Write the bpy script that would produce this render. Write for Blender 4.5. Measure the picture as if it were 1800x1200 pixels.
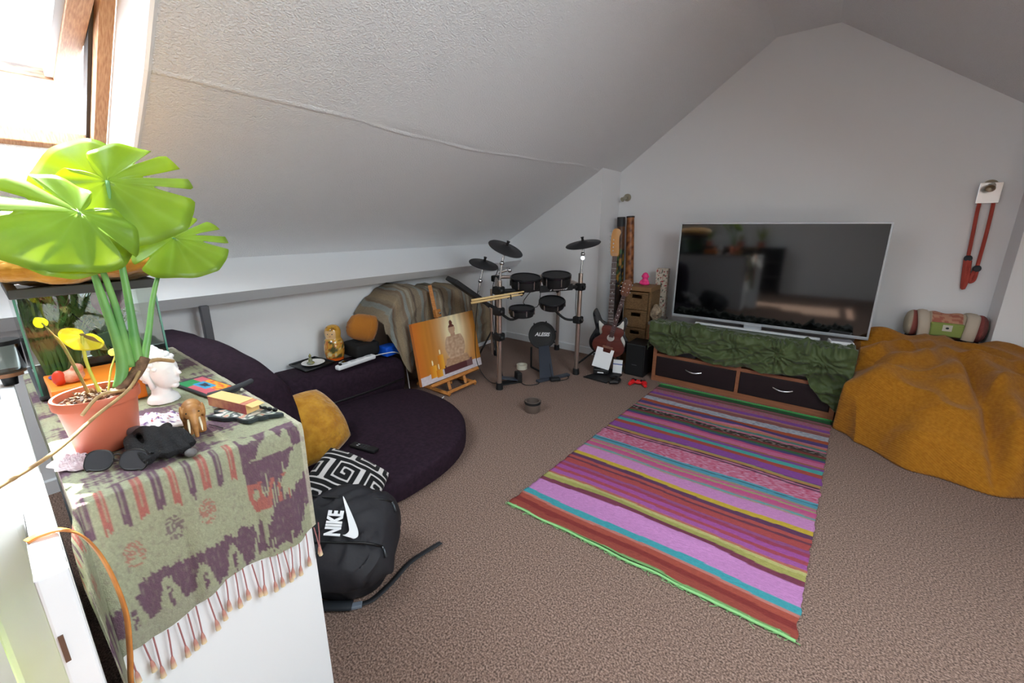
import bpy, bmesh, math, random
from math import sin, cos, pi, radians as R, sqrt, atan2, exp, tan
from mathutils import Vector as V, Matrix, noise, Euler
for _o in list(bpy.data.objects): bpy.data.objects.remove(_o)
scene = bpy.context.scene
COL = scene.collection
random.seed(7)

# ------------------------------------------------------------------ camera
cd = bpy.data.cameras.new('camera'); cam = bpy.data.objects.new('camera', cd); COL.objects.link(cam)
cd.sensor_width = 36; cd.lens = 14.22; cd.shift_y = -25/1800; cd.clip_start = .02
cam.location = (0, 0, 1.46); cam.rotation_euler = (R(90-14.13), 0, R(37.38)); scene.camera = cam

# ------------------------------------------------------------------ light
world = bpy.data.worlds.new('sky'); scene.world = world; world.use_nodes = True
bg = world.node_tree.nodes['Background']
bg.inputs[0].default_value = (.85, .925, 1, 1); bg.inputs[1].default_value = 6.4
sd = bpy.data.lights.new('sun_offscreen', 'SUN'); sun = bpy.data.objects.new('sun_offscreen', sd); COL.objects.link(sun)
sd.energy = 16; sd.angle = R(.6); sd.color = (1, .95, .86)
sun.rotation_euler = V((-.6, .11, .8)).to_track_quat('Z', 'Y').to_euler()
def portal(name, mat, sx, sy):
    d = bpy.data.lights.new(name, 'AREA'); d.shape = 'RECTANGLE'; d.size = sx; d.size_y = sy
    d.cycles.is_portal = True
    o = bpy.data.objects.new(name, d); COL.objects.link(o); o.matrix_world = mat
    return o
vs = scene.view_settings
vs.view_transform = 'Standard'; vs.look = 'None'; vs.exposure = 1.55; vs.gamma = 1; vs.use_curve_mapping = False

# ------------------------------------------------------------------ helpers
def lin(c):
    return tuple((x/12.92 if x <= .04045 else ((x+.055)/1.055)**2.4) for x in c)
def rgb(r, g, b): return lin((r/255, g/255, b/255))
MATS = {}
def M(name, col, rough=.6, metal=0, var=0, vscale=20, bump=0, bscale=60, stretch=None, coat=0, trans=0, col2=None, sheen=0, spec=.5, alpha=1, emis=0, detail=4):
    if name in MATS: return MATS[name]
    m = bpy.data.materials.new(name); m.use_nodes = True; nt = m.node_tree; N = nt.nodes; L = nt.links
    b = N['Principled BSDF']
    b.inputs['Base Color'].default_value = (*col, 1); b.inputs['Roughness'].default_value = rough; b.inputs['Metallic'].default_value = metal
    b.inputs['Coat Weight'].default_value = coat; b.inputs['Transmission Weight'].default_value = trans
    b.inputs['Sheen Weight'].default_value = sheen; b.inputs['Specular IOR Level'].default_value = spec
    b.inputs['Alpha'].default_value = alpha
    tc = None
    def coords(st):
        t = N.new('ShaderNodeTexCoord'); mp = N.new('ShaderNodeMapping'); L.new(t.outputs['Object'], mp.inputs[0])
        if st: mp.inputs['Scale'].default_value = st
        return mp.outputs[0]
    if var or col2:
        nz = N.new('ShaderNodeTexNoise'); nz.inputs['Scale'].default_value = vscale; nz.inputs['Detail'].default_value = detail
        L.new(coords(stretch), nz.inputs[0])
        rp = N.new('ShaderNodeValToRGB'); L.new(nz.outputs[0], rp.inputs[0])
        c2 = col2 if col2 else tuple(x*(1-var) for x in col); c1 = col if col2 else tuple(min(1, x*(1+var*.6)) for x in col)
        rp.color_ramp.elements[0].position = .35; rp.color_ramp.elements[1].position = .65
        rp.color_ramp.elements[0].color = (*c2, 1); rp.color_ramp.elements[1].color = (*c1, 1)
        L.new(rp.outputs[0], b.inputs['Base Color'])
    if bump:
        nz = N.new('ShaderNodeTexNoise'); nz.inputs['Scale'].default_value = bscale; nz.inputs['Detail'].default_value = 3
        L.new(coords(stretch if not (var or col2) else stretch), nz.inputs[0])
        bp = N.new('ShaderNodeBump'); bp.inputs['Strength'].default_value = min(1, bump); bp.inputs['Distance'].default_value = .01*max(1, bump)
        L.new(nz.outputs[0], bp.inputs['Height']); L.new(bp.outputs[0], b.inputs['Normal'])
    if emis:
        b.inputs['Emission Color'].default_value = (*col, 1); b.inputs['Emission Strength'].default_value = emis
    MATS[name] = m
    return m
def MV(name, rough=.8, bump=0, bscale=200, sheen=0, spec=.3, stretch=None, var=.0, vscale=150):
    """material that takes the cloth's own dye colours from the mesh colour attribute"""
    if name in MATS: return MATS[name]
    m = bpy.data.materials.new(name); m.use_nodes = True; nt = m.node_tree; N = nt.nodes; L = nt.links
    b = N['Principled BSDF']; b.inputs['Roughness'].default_value = rough; b.inputs['Sheen Weight'].default_value = sheen
    b.inputs['Specular IOR Level'].default_value = spec
    a = N.new('ShaderNodeAttribute'); a.attribute_name = 'Col'
    t = N.new('ShaderNodeTexCoord'); mp = N.new('ShaderNodeMapping'); L.new(t.outputs['Object'], mp.inputs[0])
    if stretch: mp.inputs['Scale'].default_value = stretch
    if var:
        nz = N.new('ShaderNodeTexNoise'); nz.inputs['Scale'].default_value = vscale; L.new(mp.outputs[0], nz.inputs[0])
        mr = N.new('ShaderNodeMapRange'); mr.inputs[1].default_value = .3; mr.inputs[2].default_value = .7
        mr.inputs[3].default_value = 1-var; mr.inputs[4].default_value = 1+var*.5; L.new(nz.outputs[0], mr.inputs[0])
        mx = N.new('ShaderNodeVectorMath'); mx.operation = 'SCALE'; L.new(a.outputs['Color'], mx.inputs[0]); L.new(mr.outputs[0], mx.inputs['Scale'])
        L.new(mx.outputs[0], b.inputs['Base Color'])
    else: L.new(a.outputs['Color'], b.inputs['Base Color'])
    if bump:
        nz = N.new('ShaderNodeTexNoise'); nz.inputs['Scale'].default_value = bscale; L.new(mp.outputs[0], nz.inputs[0])
        bp = N.new('ShaderNodeBump'); bp.inputs['Strength'].default_value = bump; bp.inputs['Distance'].default_value = .01
        L.new(nz.outputs[0], bp.inputs['Height']); L.new(bp.outputs[0], b.inputs['Normal'])
    MATS[name] = m
    return m

class MB:
    def __init__(s): s.v = []; s.f = []; s.c = None
    def add(s, vs, fs, mat=None):
        o = len(s.v)
        s.v += [tuple(mat @ V(p)) if mat else tuple(p) for p in vs]
        s.f += [tuple(i+o for i in f) for f in fs]; return s
    def box(s, lo, hi, mat=None, bev=0):
        x0, y0, z0 = lo; x1, y1, z1 = hi
        if bev <= 0:
            return s.add([(x0,y0,z0),(x1,y0,z0),(x1,y1,z0),(x0,y1,z0),(x0,y0,z1),(x1,y0,z1),(x1,y1,z1),(x0,y1,z1)],
                  [(0,3,2,1),(4,5,6,7),(0,1,5,4),(1,2,6,5),(2,3,7,6),(3,0,4,7)], mat)
        bm = bmesh.new(); bmesh.ops.create_cube(bm, size=1)
        for v in bm.verts: v.co = V(((x0+x1)/2+v.co.x*(x1-x0), (y0+y1)/2+v.co.y*(y1-y0), (z0+z1)/2+v.co.z*(z1-z0)))
        bmesh.ops.bevel(bm, geom=bm.edges[:], offset=bev, segments=2, affect='EDGES', profile=.5)
        bm.verts.index_update()
        s.add([v.co[:] for v in bm.verts], [[v.index for v in f.verts] for f in bm.faces], mat); bm.free(); return s
    def tube(s, pts, r, n=8, caps=True, mat=None, flat=1):
        pts = [V(p) for p in pts]; k = len(pts); rs = r if isinstance(r, (list, tuple)) else [r]*k
        vs = []; fs = []; up = None
        for i, p in enumerate(pts):
            t = (pts[min(i+1, k-1)]-pts[max(i-1, 0)])
            if t.length < 1e-9: t = V((0, 0, 1))
            t.normalize()
            if up is None: up = V((0, 0, 1)) if abs(t.z) < .9 else V((1, 0, 0))
            a = up-t*up.dot(t)
            if a.length < 1e-5: a = V((1, 0, 0))-t*t.x
            a.normalize(); b = t.cross(a); up = a
            for j in range(n):
                an = 2*pi*j/n; vs.append(p+a*cos(an)*rs[i]*flat+b*sin(an)*rs[i])
        for i in range(k-1):
            for j in range(n): fs.append((i*n+j, i*n+(j+1) % n, (i+1)*n+(j+1) % n, (i+1)*n+j))
        if caps: fs.append(tuple(range(n-1, -1, -1))); fs.append(tuple(range((k-1)*n, k*n)))
        return s.add([tuple(p) for p in vs], fs, mat)
    def lathe(s, prof, n=24, mat=None, cap=True):
        vs = []; fs = []; k = len(prof)
        for r, z in prof:
            for j in range(n): a = 2*pi*j/n; vs.append((r*cos(a), r*sin(a), z))
        for i in range(k-1):
            for j in range(n): fs.append((i*n+j, i*n+(j+1) % n, (i+1)*n+(j+1) % n, (i+1)*n+j))
        if cap: fs.append(tuple(range(n-1, -1, -1))); fs.append(tuple(range((k-1)*n, k*n)))
        return s.add(vs, fs, mat)
    def ball(s, c, r, n=12, m=8, mat=None):
        rx, ry, rz = r if isinstance(r, (list, tuple)) else (r, r, r)
        vs = [(c[0], c[1], c[2]-rz)]; fs = []
        for i in range(1, m):
            a = -pi/2+pi*i/m
            for j in range(n): vs.append((c[0]+rx*cos(a)*cos(2*pi*j/n), c[1]+ry*cos(a)*sin(2*pi*j/n), c[2]+rz*sin(a)))
        vs.append((c[0], c[1], c[2]+rz)); e = len(vs)-1
        for j in range(n): fs.append((0, 1+(j+1) % n, 1+j)); fs.append((e, e-n+j, e-n+(j+1) % n))
        for i in range(m-2):
            for j in range(n): fs.append((1+i*n+j, 1+i*n+(j+1) % n, 1+(i+1)*n+(j+1) % n, 1+(i+1)*n+j))
        return s.add(vs, fs, mat)
    def prism(s, out, z0, z1, mat=None):
        n = len(out)
        vs = [(x, y, z0) for x, y in out]+[(x, y, z1) for x, y in out]
        fs = [tuple(range(n-1, -1, -1)), tuple(range(n, 2*n))]+[(i, (i+1) % n, n+(i+1) % n, n+i) for i in range(n)]
        return s.add(vs, fs, mat)
    def grid(s, fn, nu, nv, closed_u=False, mat=None):
        vs = [fn(i/(nu if closed_u else nu-1), j/(nv-1)) for j in range(nv) for i in range(nu)]
        fs = []
        for j in range(nv-1):
            for i in range(nu if closed_u else nu-1):
                fs.append((j*nu+i, j*nu+(i+1) % nu, (j+1)*nu+(i+1) % nu, (j+1)*nu+i))
        return s.add(vs, fs, mat)
    def build(s, name, m, parent=None, smooth=None, cols=None, solid=0, sub=0):
        me = bpy.data.meshes.new(name); me.from_pydata(s.v, [], s.f); me.validate(); me.update()
        if m: me.materials.append(m)
        if cols:
            ca = me.color_attributes.new('Col', 'FLOAT_COLOR', 'POINT')
            flat = []
            for c in cols: flat += [c[0], c[1], c[2], 1]
            ca.data.foreach_set('color', flat)
        bm = bmesh.new(); bm.from_mesh(me); bmesh.ops.recalc_face_normals(bm, faces=bm.faces[:]); bm.to_mesh(me); bm.free()
        if smooth is not None:
            me.shade_smooth()
            if smooth < 180: me.set_sharp_from_angle(angle=R(smooth))
        o = bpy.data.objects.new(name, me); COL.objects.link(o)
        if parent is not None: o.parent = parent
        if solid:
            q = o.modifiers.new('thickness', 'SOLIDIFY'); q.thickness = solid; q.offset = -1
        if sub:
            q = o.modifiers.new('smooth', 'SUBSURF'); q.levels = sub; q.render_levels = sub
        return o
def tag(o, label, cat, group=None):
    o['label'] = label; o['category'] = cat
    if group: o['group'] = group
    return o
def thing(name, label, cat, loc=(0, 0, 0), rz=0, group=None, rot=None):
    o = bpy.data.objects.new(name, None); COL.objects.link(o); o.empty_display_size = .05
    o.location = loc; o.rotation_euler = rot if rot else (0, 0, rz)
    return tag(o, label, cat, group)
def struct(o): o['kind'] = 'structure'; return o
def TR(loc, rot=(0, 0, 0), sc=(1, 1, 1)):
    return Matrix.LocRotScale(V(loc), Euler(rot), V(sc))
def frame(loc, x, y):
    """matrix with local x and y axes given, z = x cross y"""
    x = V(x).normalized(); z = x.cross(V(y)).normalized(); y = z.cross(x)
    m = Matrix((x, y, z)).transposed().to_4x4(); m.translation = V(loc); return m
def nz(x, y, z=0): return noise.noise(V((x, y, z)))
def fbm(x, y, z=0, o=3): return noise.fractal(V((x, y, z)), 1.0, 2.0, o)
def sm(a, b, x):
    t = max(0, min(1, (x-a)/(b-a))) if b != a else float(x > a); return t*t*(3-2*t)
def bez(p, n=10):
    """Catmull-Rom through the points"""
    p = [V(q) for q in p]; out = []
    for i in range(len(p)-1):
        a = p[max(i-1, 0)]; b = p[i]; c = p[i+1]; d = p[min(i+2, len(p)-1)]
        for k in range(n):
            t = k/n
            out.append(.5*((2*b)+(c-a)*t+(2*a-5*b+4*c-d)*t*t+(3*b-3*c+d-a)*t**3))
    out.append(p[-1]); return out
def text_mesh(name, body, size, m, parent, mat, shear=0, extrude=.0006, bold=0, sx=1):
    cu = bpy.data.curves.new(name, 'FONT'); cu.body = body; cu.size = size; cu.extrude = extrude; cu.align_x = 'CENTER'; cu.align_y = 'CENTER'
    cu.shear = shear; cu.offset = bold; cu.resolution_u = 2
    t = bpy.data.objects.new(name, cu); COL.objects.link(t)
    bpy.context.view_layer.update()
    me = bpy.data.meshes.new_from_object(t.evaluated_get(bpy.context.evaluated_depsgraph_get()))
    bpy.data.objects.remove(t); bpy.data.curves.remove(cu)
    me.name = name; me.materials.clear(); me.materials.append(m)
    me.transform(mat @ Matrix.Diagonal((sx, 1, 1, 1)))
    o = bpy.data.objects.new(name, me); COL.objects.link(o); o.parent = parent
    return o
def pillow(mb, w, h, t, mat, n=22, p=2.6, round_=0, wr=.004, sd=0, cv=.07):
    """cushion in local xy, puffed along z, pinched corners"""
    def side(sg):
        def f(a, b):
            u = a*2-1; v = b*2-1
            if round_:
                x = u*sqrt(max(0, 1-v*v/2)); y = v*sqrt(max(0, 1-u*u/2)); rr = min(1, x*x+y*y); k = max(0, 1-rr**1.5)**.55
            else:
                x = u*(1-cv*v*v); y = v*(1-cv*u*u); k = (max(0, 1-abs(u)**p)*max(0, 1-abs(v)**p))**.5
            return (x*w/2, y*h/2, sg*(k*t/2+.002)+k*wr*nz(u*3+sd, v*3, sg*2.))
        return f
    mb.grid(side(1), n, n, mat=mat); mb.grid(side(-1), n, n, mat=mat)
    o = len(mb.v)-2*n*n
    ring = [i for i in range(n)]+[j*n+n-1 for j in range(1, n)]+[(n-1)*n+i for i in range(n-2, -1, -1)]+[j*n for j in range(n-2, 0, -1)]
    q = len(ring)
    for i in range(q): a = ring[i]; b = ring[(i+1) % q]; mb.f.append((o+a, o+b, o+n*n+b, o+n*n+a))
    return mb
# ------------------------------------------------------------------ room shell
XL, XR, YB, YG, YK = -3.257, 2.45, 4.137, 4.61, -2.3      # knee walls, alcove wall, gable wall, rear wall
XA, XC, YC = -1.97, 1.055, 4.38                            # ends of the gable recess
PROF = [(-3.257, 1.242), (-2.02, 2.004), (-.614, 3.05), (-.171, 3.05), (2.45, 1.231)]
def zc(x):
    for (a, b), (c, d) in zip(PROF, PROF[1:]):
        if a <= x <= c: return b+(d-b)*(x-a)/(c-a)
    return 1.24
m_wall = M('wall_paint', rgb(240, 241, 243), .75, bump=.06, bscale=40)
m_white = M('white_gloss_paint', rgb(238, 240, 243), .38)
def ceiling_mat():
    m = M('textured_ceiling', rgb(238, 239, 241), .8); nt = m.node_tree; N = nt.nodes; L = nt.links
    b = N['Principled BSDF']; t = N.new('ShaderNodeTexCoord')
    mp = N.new('ShaderNodeMapping'); mp.inputs['Scale'].default_value = (150, 105, 150); L.new(t.outputs['Object'], mp.inputs[0])
    n1 = N.new('ShaderNodeTexNoise'); n1.inputs['Scale'].default_value = 1; n1.inputs['Detail'].default_value = 3; L.new(mp.outputs[0], n1.inputs[0])
    cr = N.new('ShaderNodeValToRGB'); cr.color_ramp.elements[0].position = .42; cr.color_ramp.elements[1].position = .68; L.new(n1.outputs[0], cr.inputs[0])
    bp = N.new('ShaderNodeBump'); bp.inputs['Strength'].default_value = .6; bp.inputs['Distance'].default_value = .006
    L.new(cr.outputs[0], bp.inputs['Height']); L.new(bp.outputs[0], b.inputs['Normal']); return m
m_ceil = ceiling_mat()
def carpet_mat():
    m = M('carpet', rgb(150, 122, 108), .95, spec=.1); nt = m.node_tree; N = nt.nodes; L = nt.links
    b = N['Principled BSDF']; t = N.new('ShaderNodeTexCoord')
    n1 = N.new('ShaderNodeTexNoise'); n1.inputs['Scale'].default_value = 150; n1.inputs['Detail'].default_value = 4; L.new(t.outputs['Object'], n1.inputs[0])
    cr = N.new('ShaderNodeValToRGB'); e = cr.color_ramp.elements
    e[0].position = .33; e[0].color = (*rgb(84, 67, 59), 1); e[1].position = .66; e[1].color = (*rgb(176, 148, 134), 1)
    q = e.new(.5); q.color = (*rgb(134, 109, 97), 1); L.new(n1.outputs[0], cr.inputs[0]); L.new(cr.outputs[0], b.inputs['Base Color'])
    bp = N.new('ShaderNodeBump'); bp.inputs['Strength'].default_value = .8; bp.inputs['Distance'].default_value = .012
    L.new(n1.outputs[0], bp.inputs['Height']); L.new(bp.outputs[0], b.inputs['Normal']); b.inputs['Sheen Weight'].default_value = .05
    return m
m_carpet = carpet_mat()
T = .12
struct(MB().box((XL-T, YK-T, -.1), (XR+T, YG+T, 0)).build('floor', m_carpet))
def wall_poly(name, pts, off, m=m_wall):
    """solid wall slab: polygon pts, pushed out by vector off"""
    n = len(pts); b = MB(); o = V(off)
    b.add([tuple(p) for p in pts]+[tuple(V(p)+o) for p in pts], [tuple(range(n)), tuple(range(2*n-1, n-1, -1))]+[(i, (i+1) % n, n+(i+1) % n, n+i) for i in range(n)])
    return struct(b.build(name, m))
wall_poly('wall_left', [(XL, YK, 0), (XL, YG, 0), (XL, YG, 1.3), (XL, YK, 1.3)], (-T, 0, 0))
wall_poly('wall_right', [(XR, YK, 0), (XR, YG, 0), (XR, YG, 1.3), (XR, YK, 1.3)], (T, 0, 0))
xs = [XA, -.614, -.171, XC]
wall_poly('wall_gable', [(XA-.05, YG, 0), (XC+.05, YG, 0), (XC+.05, YG, zc(XC)+.05)]+[(x, YG, zc(x)+.06) for x in (-.171, -.614)]+[(XA-.05, YG, zc(XA)+.06)], (0, T, 0))
wall_poly('wall_alcove', [(XL, YB, 0), (XA, YB, 0), (XA, YB, zc(XA)+.03), (-2.02, YB, 2.034), (XL, YB, 1.27)], (0, YG-YB+.05, 0))
wall_poly('wall_recess', [(XC, YC, 0), (XR, YC, 0), (XR, YC, zc(XR)+.03), (XC, YC, zc(XC)+.03)], (0, YG-YC+.05, 0))
wall_poly('wall_rear', [(XL, YK, 0), (XR, YK, 0), (XR, YK, 1.3)]+[(x, YK, z+.05) for x, z in PROF[::-1][1:]], (0, -T, 0))

# ceiling slopes as slabs with the skylight openings cut out as strips
def slab(b, x0, x1, y0, y1, th=.2):
    z0, z1 = zc(x0), zc(x1)
    b.add([(x0, y0, z0), (x1, y0, z1), (x1, y1, z1), (x0, y1, z0), (x0, y0, z0+th), (x1, y0, z1+th), (x1, y1, z1+th), (x0, y1, z0+th)],
          [(0, 3, 2, 1), (4, 5, 6, 7), (0, 1, 5, 4), (1, 2, 6, 5), (2, 3, 7, 6), (3, 0, 4, 7)])
WX0, WX1, WY0, WY1 = -2.667, -1.28, -.70, .50             # opening of the skylight in view
def slope(name, xa, xb, holes):
    b = MB(); ys = [YK]
    hs = sorted(holes, key=lambda h: h[2])
    cur = YK
    for (hx0, hx1, hy0, hy1) in hs:
        slab(b, xa, xb, cur, hy0)
        if hx0 > xa: slab(b, xa, min(hx0, xb), hy0, hy1)
        if hx1 < xb: slab(b, max(hx1, xa), xb, hy0, hy1)
        cur = hy1
    slab(b, xa, xb, cur, YG)
    return struct(b.build(name, m_ceil))
slope('ceiling_lower', XL, -2.02, [(WX0, WX1, WY0, WY1)])
slope('ceiling_upper', -2.02, -.614, [(WX0, WX1, WY0, WY1)])
slope('ceiling_ridge', -.614, -.171, [])
RW = (.45, 1.78, .45, 1.60)                              # second skylight, in the other slope behind the camera
slope('ceiling_right', -.171, XR, [RW])
# plaster joint that runs along the slope, with its lifted paper edge
b = MB()
def joint(u, v):
    y = .515+u*3.6; x = -2.055+.03*sin(y*2.1)+.02*nz(y*1.7, 3.)+.03*u; w = .014+.006*nz(y*3, 1)
    x2 = x+(v-.5)*2*w; h = .011*max(0, 1-abs(v-.5)*2)**.6*(.6+.5*nz(y*4, 7.))
    return (x2, y, zc(x2)+.0015-h)
b.grid(joint, 160, 7)
struct(b.build('trim_1', m_ceil, smooth=60))
# boxed-in ledge at the foot of the slope
b = MB(); pr = [(-3.257, 1.243), (-3.0, 1.04), (-3.09, .963), (-3.257, .955)]
b.add([(x, y, z) for y in (YK, YB) for x, z in pr], [(0, 1, 5, 4), (1, 2, 6, 5), (2, 3, 7, 6), (3, 0, 4, 7), (0, 3, 2, 1), (4, 5, 6, 7)])
struct(b.build('trim_2', m_white))
b = MB(); b.box((-3.10, .79, 0), (-3.055, .835, .968), bev=.004)
tag(b.build('support_post', M('grey_metal', rgb(92, 93, 98), .45, .6)), 'dark grey square steel post under the white sloping ledge', 'post')
# baseboards
def base(name, p, q, nrm):
    p = V(p); q = V(q); n = V(nrm)*.014; b = MB(); h = .085
    b.add([p, q, q+n, p+n, p+V((0, 0, h)), q+V((0, 0, h)), q+n+V((0, 0, h-.008)), p+n+V((0, 0, h-.008))],
          [(0, 3, 2, 1), (4, 5, 6, 7), (0, 1, 5, 4), (1, 2, 6, 5), (2, 3, 7, 6), (3, 0, 4, 7)])
    struct(b.build(name, m_white))
base('baseboard_left', (XL, YK, 0), (XL, YB, 0), (1, 0, 0)); base('baseboard_alcove', (XL, YB, 0), (XA, YB, 0), (0, -1, 0))
base('baseboard_gable', (XA, YG, 0), (XC, YG, 0), (0, -1, 0)); base('baseboard_return', (XA, YB, 0), (XA, YG, 0), (1, 0, 0))
base('baseboard_recess', (XC, YC, 0), (XR, YC, 0), (0, -1, 0))

# ---- skylight in view
th = math.atan(.617); U = V((cos(th), 0, sin(th))); NN = V((-sin(th), 0, cos(th)))
P0 = V((-2.02, 0, 2.004))+NN*.145
def W(u, y, n=0): return P0+U*u+NN*n+V((0, y, 0))
m_pine = M('pine', rgb(196, 152, 112), .5, var=.22, vscale=9, stretch=(3, 26, 3), col2=rgb(168, 118, 82))
m_glass = bpy.data.materials.new('window_glass'); m_glass.use_nodes = True
_n = m_glass.node_tree; _n.nodes.clear(); _o = _n.nodes.new('ShaderNodeOutputMaterial'); _t = _n.nodes.new('ShaderNodeBsdfTransparent'); _g = _n.nodes.new('ShaderNodeBsdfGlossy'); _m = _n.nodes.new('ShaderNodeMixShader')
_g.inputs['Roughness'].default_value = .02; _m.inputs[0].default_value = .06; _t.inputs[0].default_value = (.95, .975, .97, 1)
_n.links.new(_t.outputs[0], _m.inputs[1]); _n.links.new(_g.outputs[0], _m.inputs[2]); _n.links.new(_m.outputs[0], _o.inputs[0])
def lin_mat(): return m_white
u0, u1, wy0, wy1 = -.75, .88, -.64, .45
win = bpy.data.objects.new('window_1', None); COL.objects.link(win); struct(win)
b = MB()     # splayed lining of the opening
Ri = [W(u0, wy1), W(u1, wy1), W(u1, wy0), W(u0, wy0)]
b.add([(WX0, WY1, zc(WX0)), (-2.02, WY1, 2.004), (WX1, WY1, zc(WX1)), Ri[1], Ri[0]], [(0, 1, 2, 3, 4)])
b.add([(WX0, WY0, zc(WX0)), (-2.02, WY0, 2.004), (WX1, WY0, zc(WX1)), Ri[2], Ri[3]], [(4, 3, 2, 1, 0)])
b.add([(WX0, WY0, zc(WX0)), (WX0, WY1, zc(WX0)), Ri[0], Ri[3]], [(0, 1, 2, 3)])
b.add([(WX1, WY0, zc(WX1)), (WX1, WY1, zc(WX1)), Ri[1], Ri[2]], [(3, 2, 1, 0)])
b.build('lining', m_white, win)
b = MB()     # architrave bead round the opening
for (p, q) in (((WX0, WY1), (-2.02, WY1)), ((-2.02, WY1), (WX1, WY1)), ((WX0, WY0), (WX0, WY1))):
    b.tube([(p[0], p[1], zc(p[0])-.002), (q[0], q[1], zc(q[0])-.002)], .012, 6)
b.build('bead', m_white, win)
WM = Matrix((U, V((0, 1, 0)), NN)).transposed().to_4x4(); WM.translation = P0     # local x=up slope, y, z=outward
WM = Matrix(((U.x, 0, NN.x, P0.x), (0, 1, 0, 0), (U.z, 0, NN.z, P0.z), (0, 0, 0, 1)))
fw = .042
for nm, lo, hi in (('frame_rail', (u0, wy0, -.0), (u0+.11, wy1, .07)), ('frame_rail', (u1-.06, wy0, 0), (u1, wy1, .07)),
                   ('frame_stile', (u0+.11, wy1-fw, 0), (u1-.06, wy1, .09)), ('frame_stile', (u0+.11, wy0, 0), (u1-.06, wy0+fw, .09))):
    MB().box(lo, hi, WM, bev=.004).build(nm, m_pine, win)
MB().box((u0+.11, wy1-fw-.012, .05), (u1-.06, wy1-fw, .1), WM).build('seal_strip', M('seal', rgb(60, 60, 62), .6), win)
PIV = .06; SM = WM @ TR((PIV, 0, .03)) @ Matrix.Rotation(R(20), 4, 'Y')       # sash turned on its pivot: foot out, head in
s0, s1, sy0, sy1 = -.67, .75, wy0+fw+.014, wy1-fw-.014
m_alu = M('grey_cladding', rgb(176, 176, 180), .5, .3)
sash = MB().box((s0, sy0, -.03), (s0+.085, sy1, .025), SM, bev=.003).build('sash_bottom_rail', M('weathered_pine', rgb(190, 146, 108), .55, col2=rgb(74, 62, 60), vscale=5, stretch=(14, 2.2, 14), detail=5), win)
MB().box((s1-.07, sy0, -.03), (s1, sy1, .025), SM, bev=.003).build('sash_top_rail', m_pine, win)
for ya, yb in ((sy1-.06, sy1), (sy0, sy0+.06)):
    MB().box((s0+.085, ya, -.03), (s1-.07, yb, .025), SM, bev=.003).build('sash_stile', m_pine, win)
    MB().box((s0+.06, ya-.022 if ya > 0 else yb, -.02), (s1-.07, ya if ya > 0 else yb+.022, .03), SM).build('glazing_bead', m_alu, win)
MB().box((s0-.01, sy0, .025), (s0+.05, sy1, .04), SM).build('cladding', M('dark_cladding', rgb(70, 68, 72), .5, .4), win)
MB().box((s0+.08, sy0+.05, .0), (s1-.06, sy1-.05, .006), SM).build('pane', m_glass, win)
portal('skylight_in_view', Matrix.Translation(W((u0+u1)/2, (wy0+wy1)/2, .11)) @ WM.to_3x3().to_4x4() , u1-u0, wy1-wy0)
# ---- second skylight
xa, xb, ya, yb = RW
win2 = bpy.data.objects.new('window_2', None); COL.objects.link(win2); struct(win2)
def bar(p, q, w): return MB().tube([p, q], w, 4)
for p, q in (((xa, ya), (xb, ya)), ((xb, ya), (xb, yb)), ((xb, yb), (xa, yb)), ((xa, yb), (xa, ya)), ((xa, (ya+yb)/2), (xb, (ya+yb)/2))):
    bar((p[0], p[1], zc(p[0])+.12), (q[0], q[1], zc(q[0])+.12), .04).build('frame_bar', m_pine, win2)
MB().add([(xa, ya, zc(xa)+.13), (xb, ya, zc(xb)+.13), (xb, yb, zc(xb)+.13), (xa, yb, zc(xa)+.13), (xa, ya, zc(xa)+.136), (xb, ya, zc(xb)+.136), (xb, yb, zc(xb)+.136), (xa, yb, zc(xa)+.136)],
         [(0, 3, 2, 1), (4, 5, 6, 7), (0, 1, 5, 4), (1, 2, 6, 5), (2, 3, 7, 6), (3, 0, 4, 7)]).build('pane', m_glass, win2)
_s = -.694; _a = math.atan(_s); _u = V((cos(_a), 0, sin(_a))); _nn = V((-sin(_a), 0, cos(_a)))
pm = Matrix(((_u.x, 0, _nn.x, (xa+xb)/2), (0, 1, 0, (ya+yb)/2), (_u.z, 0, _nn.z, zc((xa+xb)/2)+.2), (0, 0, 0, 1)))
portal('skylight_right_offscreen', pm, (xb-xa)/cos(_a), yb-ya)
# ------------------------------------------------------------------ chest of drawers (end panel faces the room)
CX0, CX1, CY0, CY1, CZ = -2.32, -1.045, .024, .431, .946
chest = thing('white_chest', 'tall narrow white chest seen end-on under a patterned shawl', 'chest', (0, 0, 0))
MB().box((CX1-.02, CY0, 0), (CX1, CY1, CZ), bev=.002).build('side_panel', m_white, chest)
MB().box((CX0, CY0, 0), (CX0+.02, CY1, CZ), bev=.002).build('side_panel', m_white, chest)
MB().box((CX0+.02, CY0, CZ-.022), (CX1-.02, CY1, CZ), bev=.002).build('top_panel', m_white, chest)
MB().box((CX0+.02, CY1-.012, .02), (CX1-.02, CY1, CZ-.022)).build('back_panel', m_white, chest)
for k in range(5):
    z0 = .06+k*.17
    d = MB().box((CX0+.024, CY0, z0), (CX1-.024, CY0+.018, z0+.162), bev=.002).build('drawer_front', m_white, chest)

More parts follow.
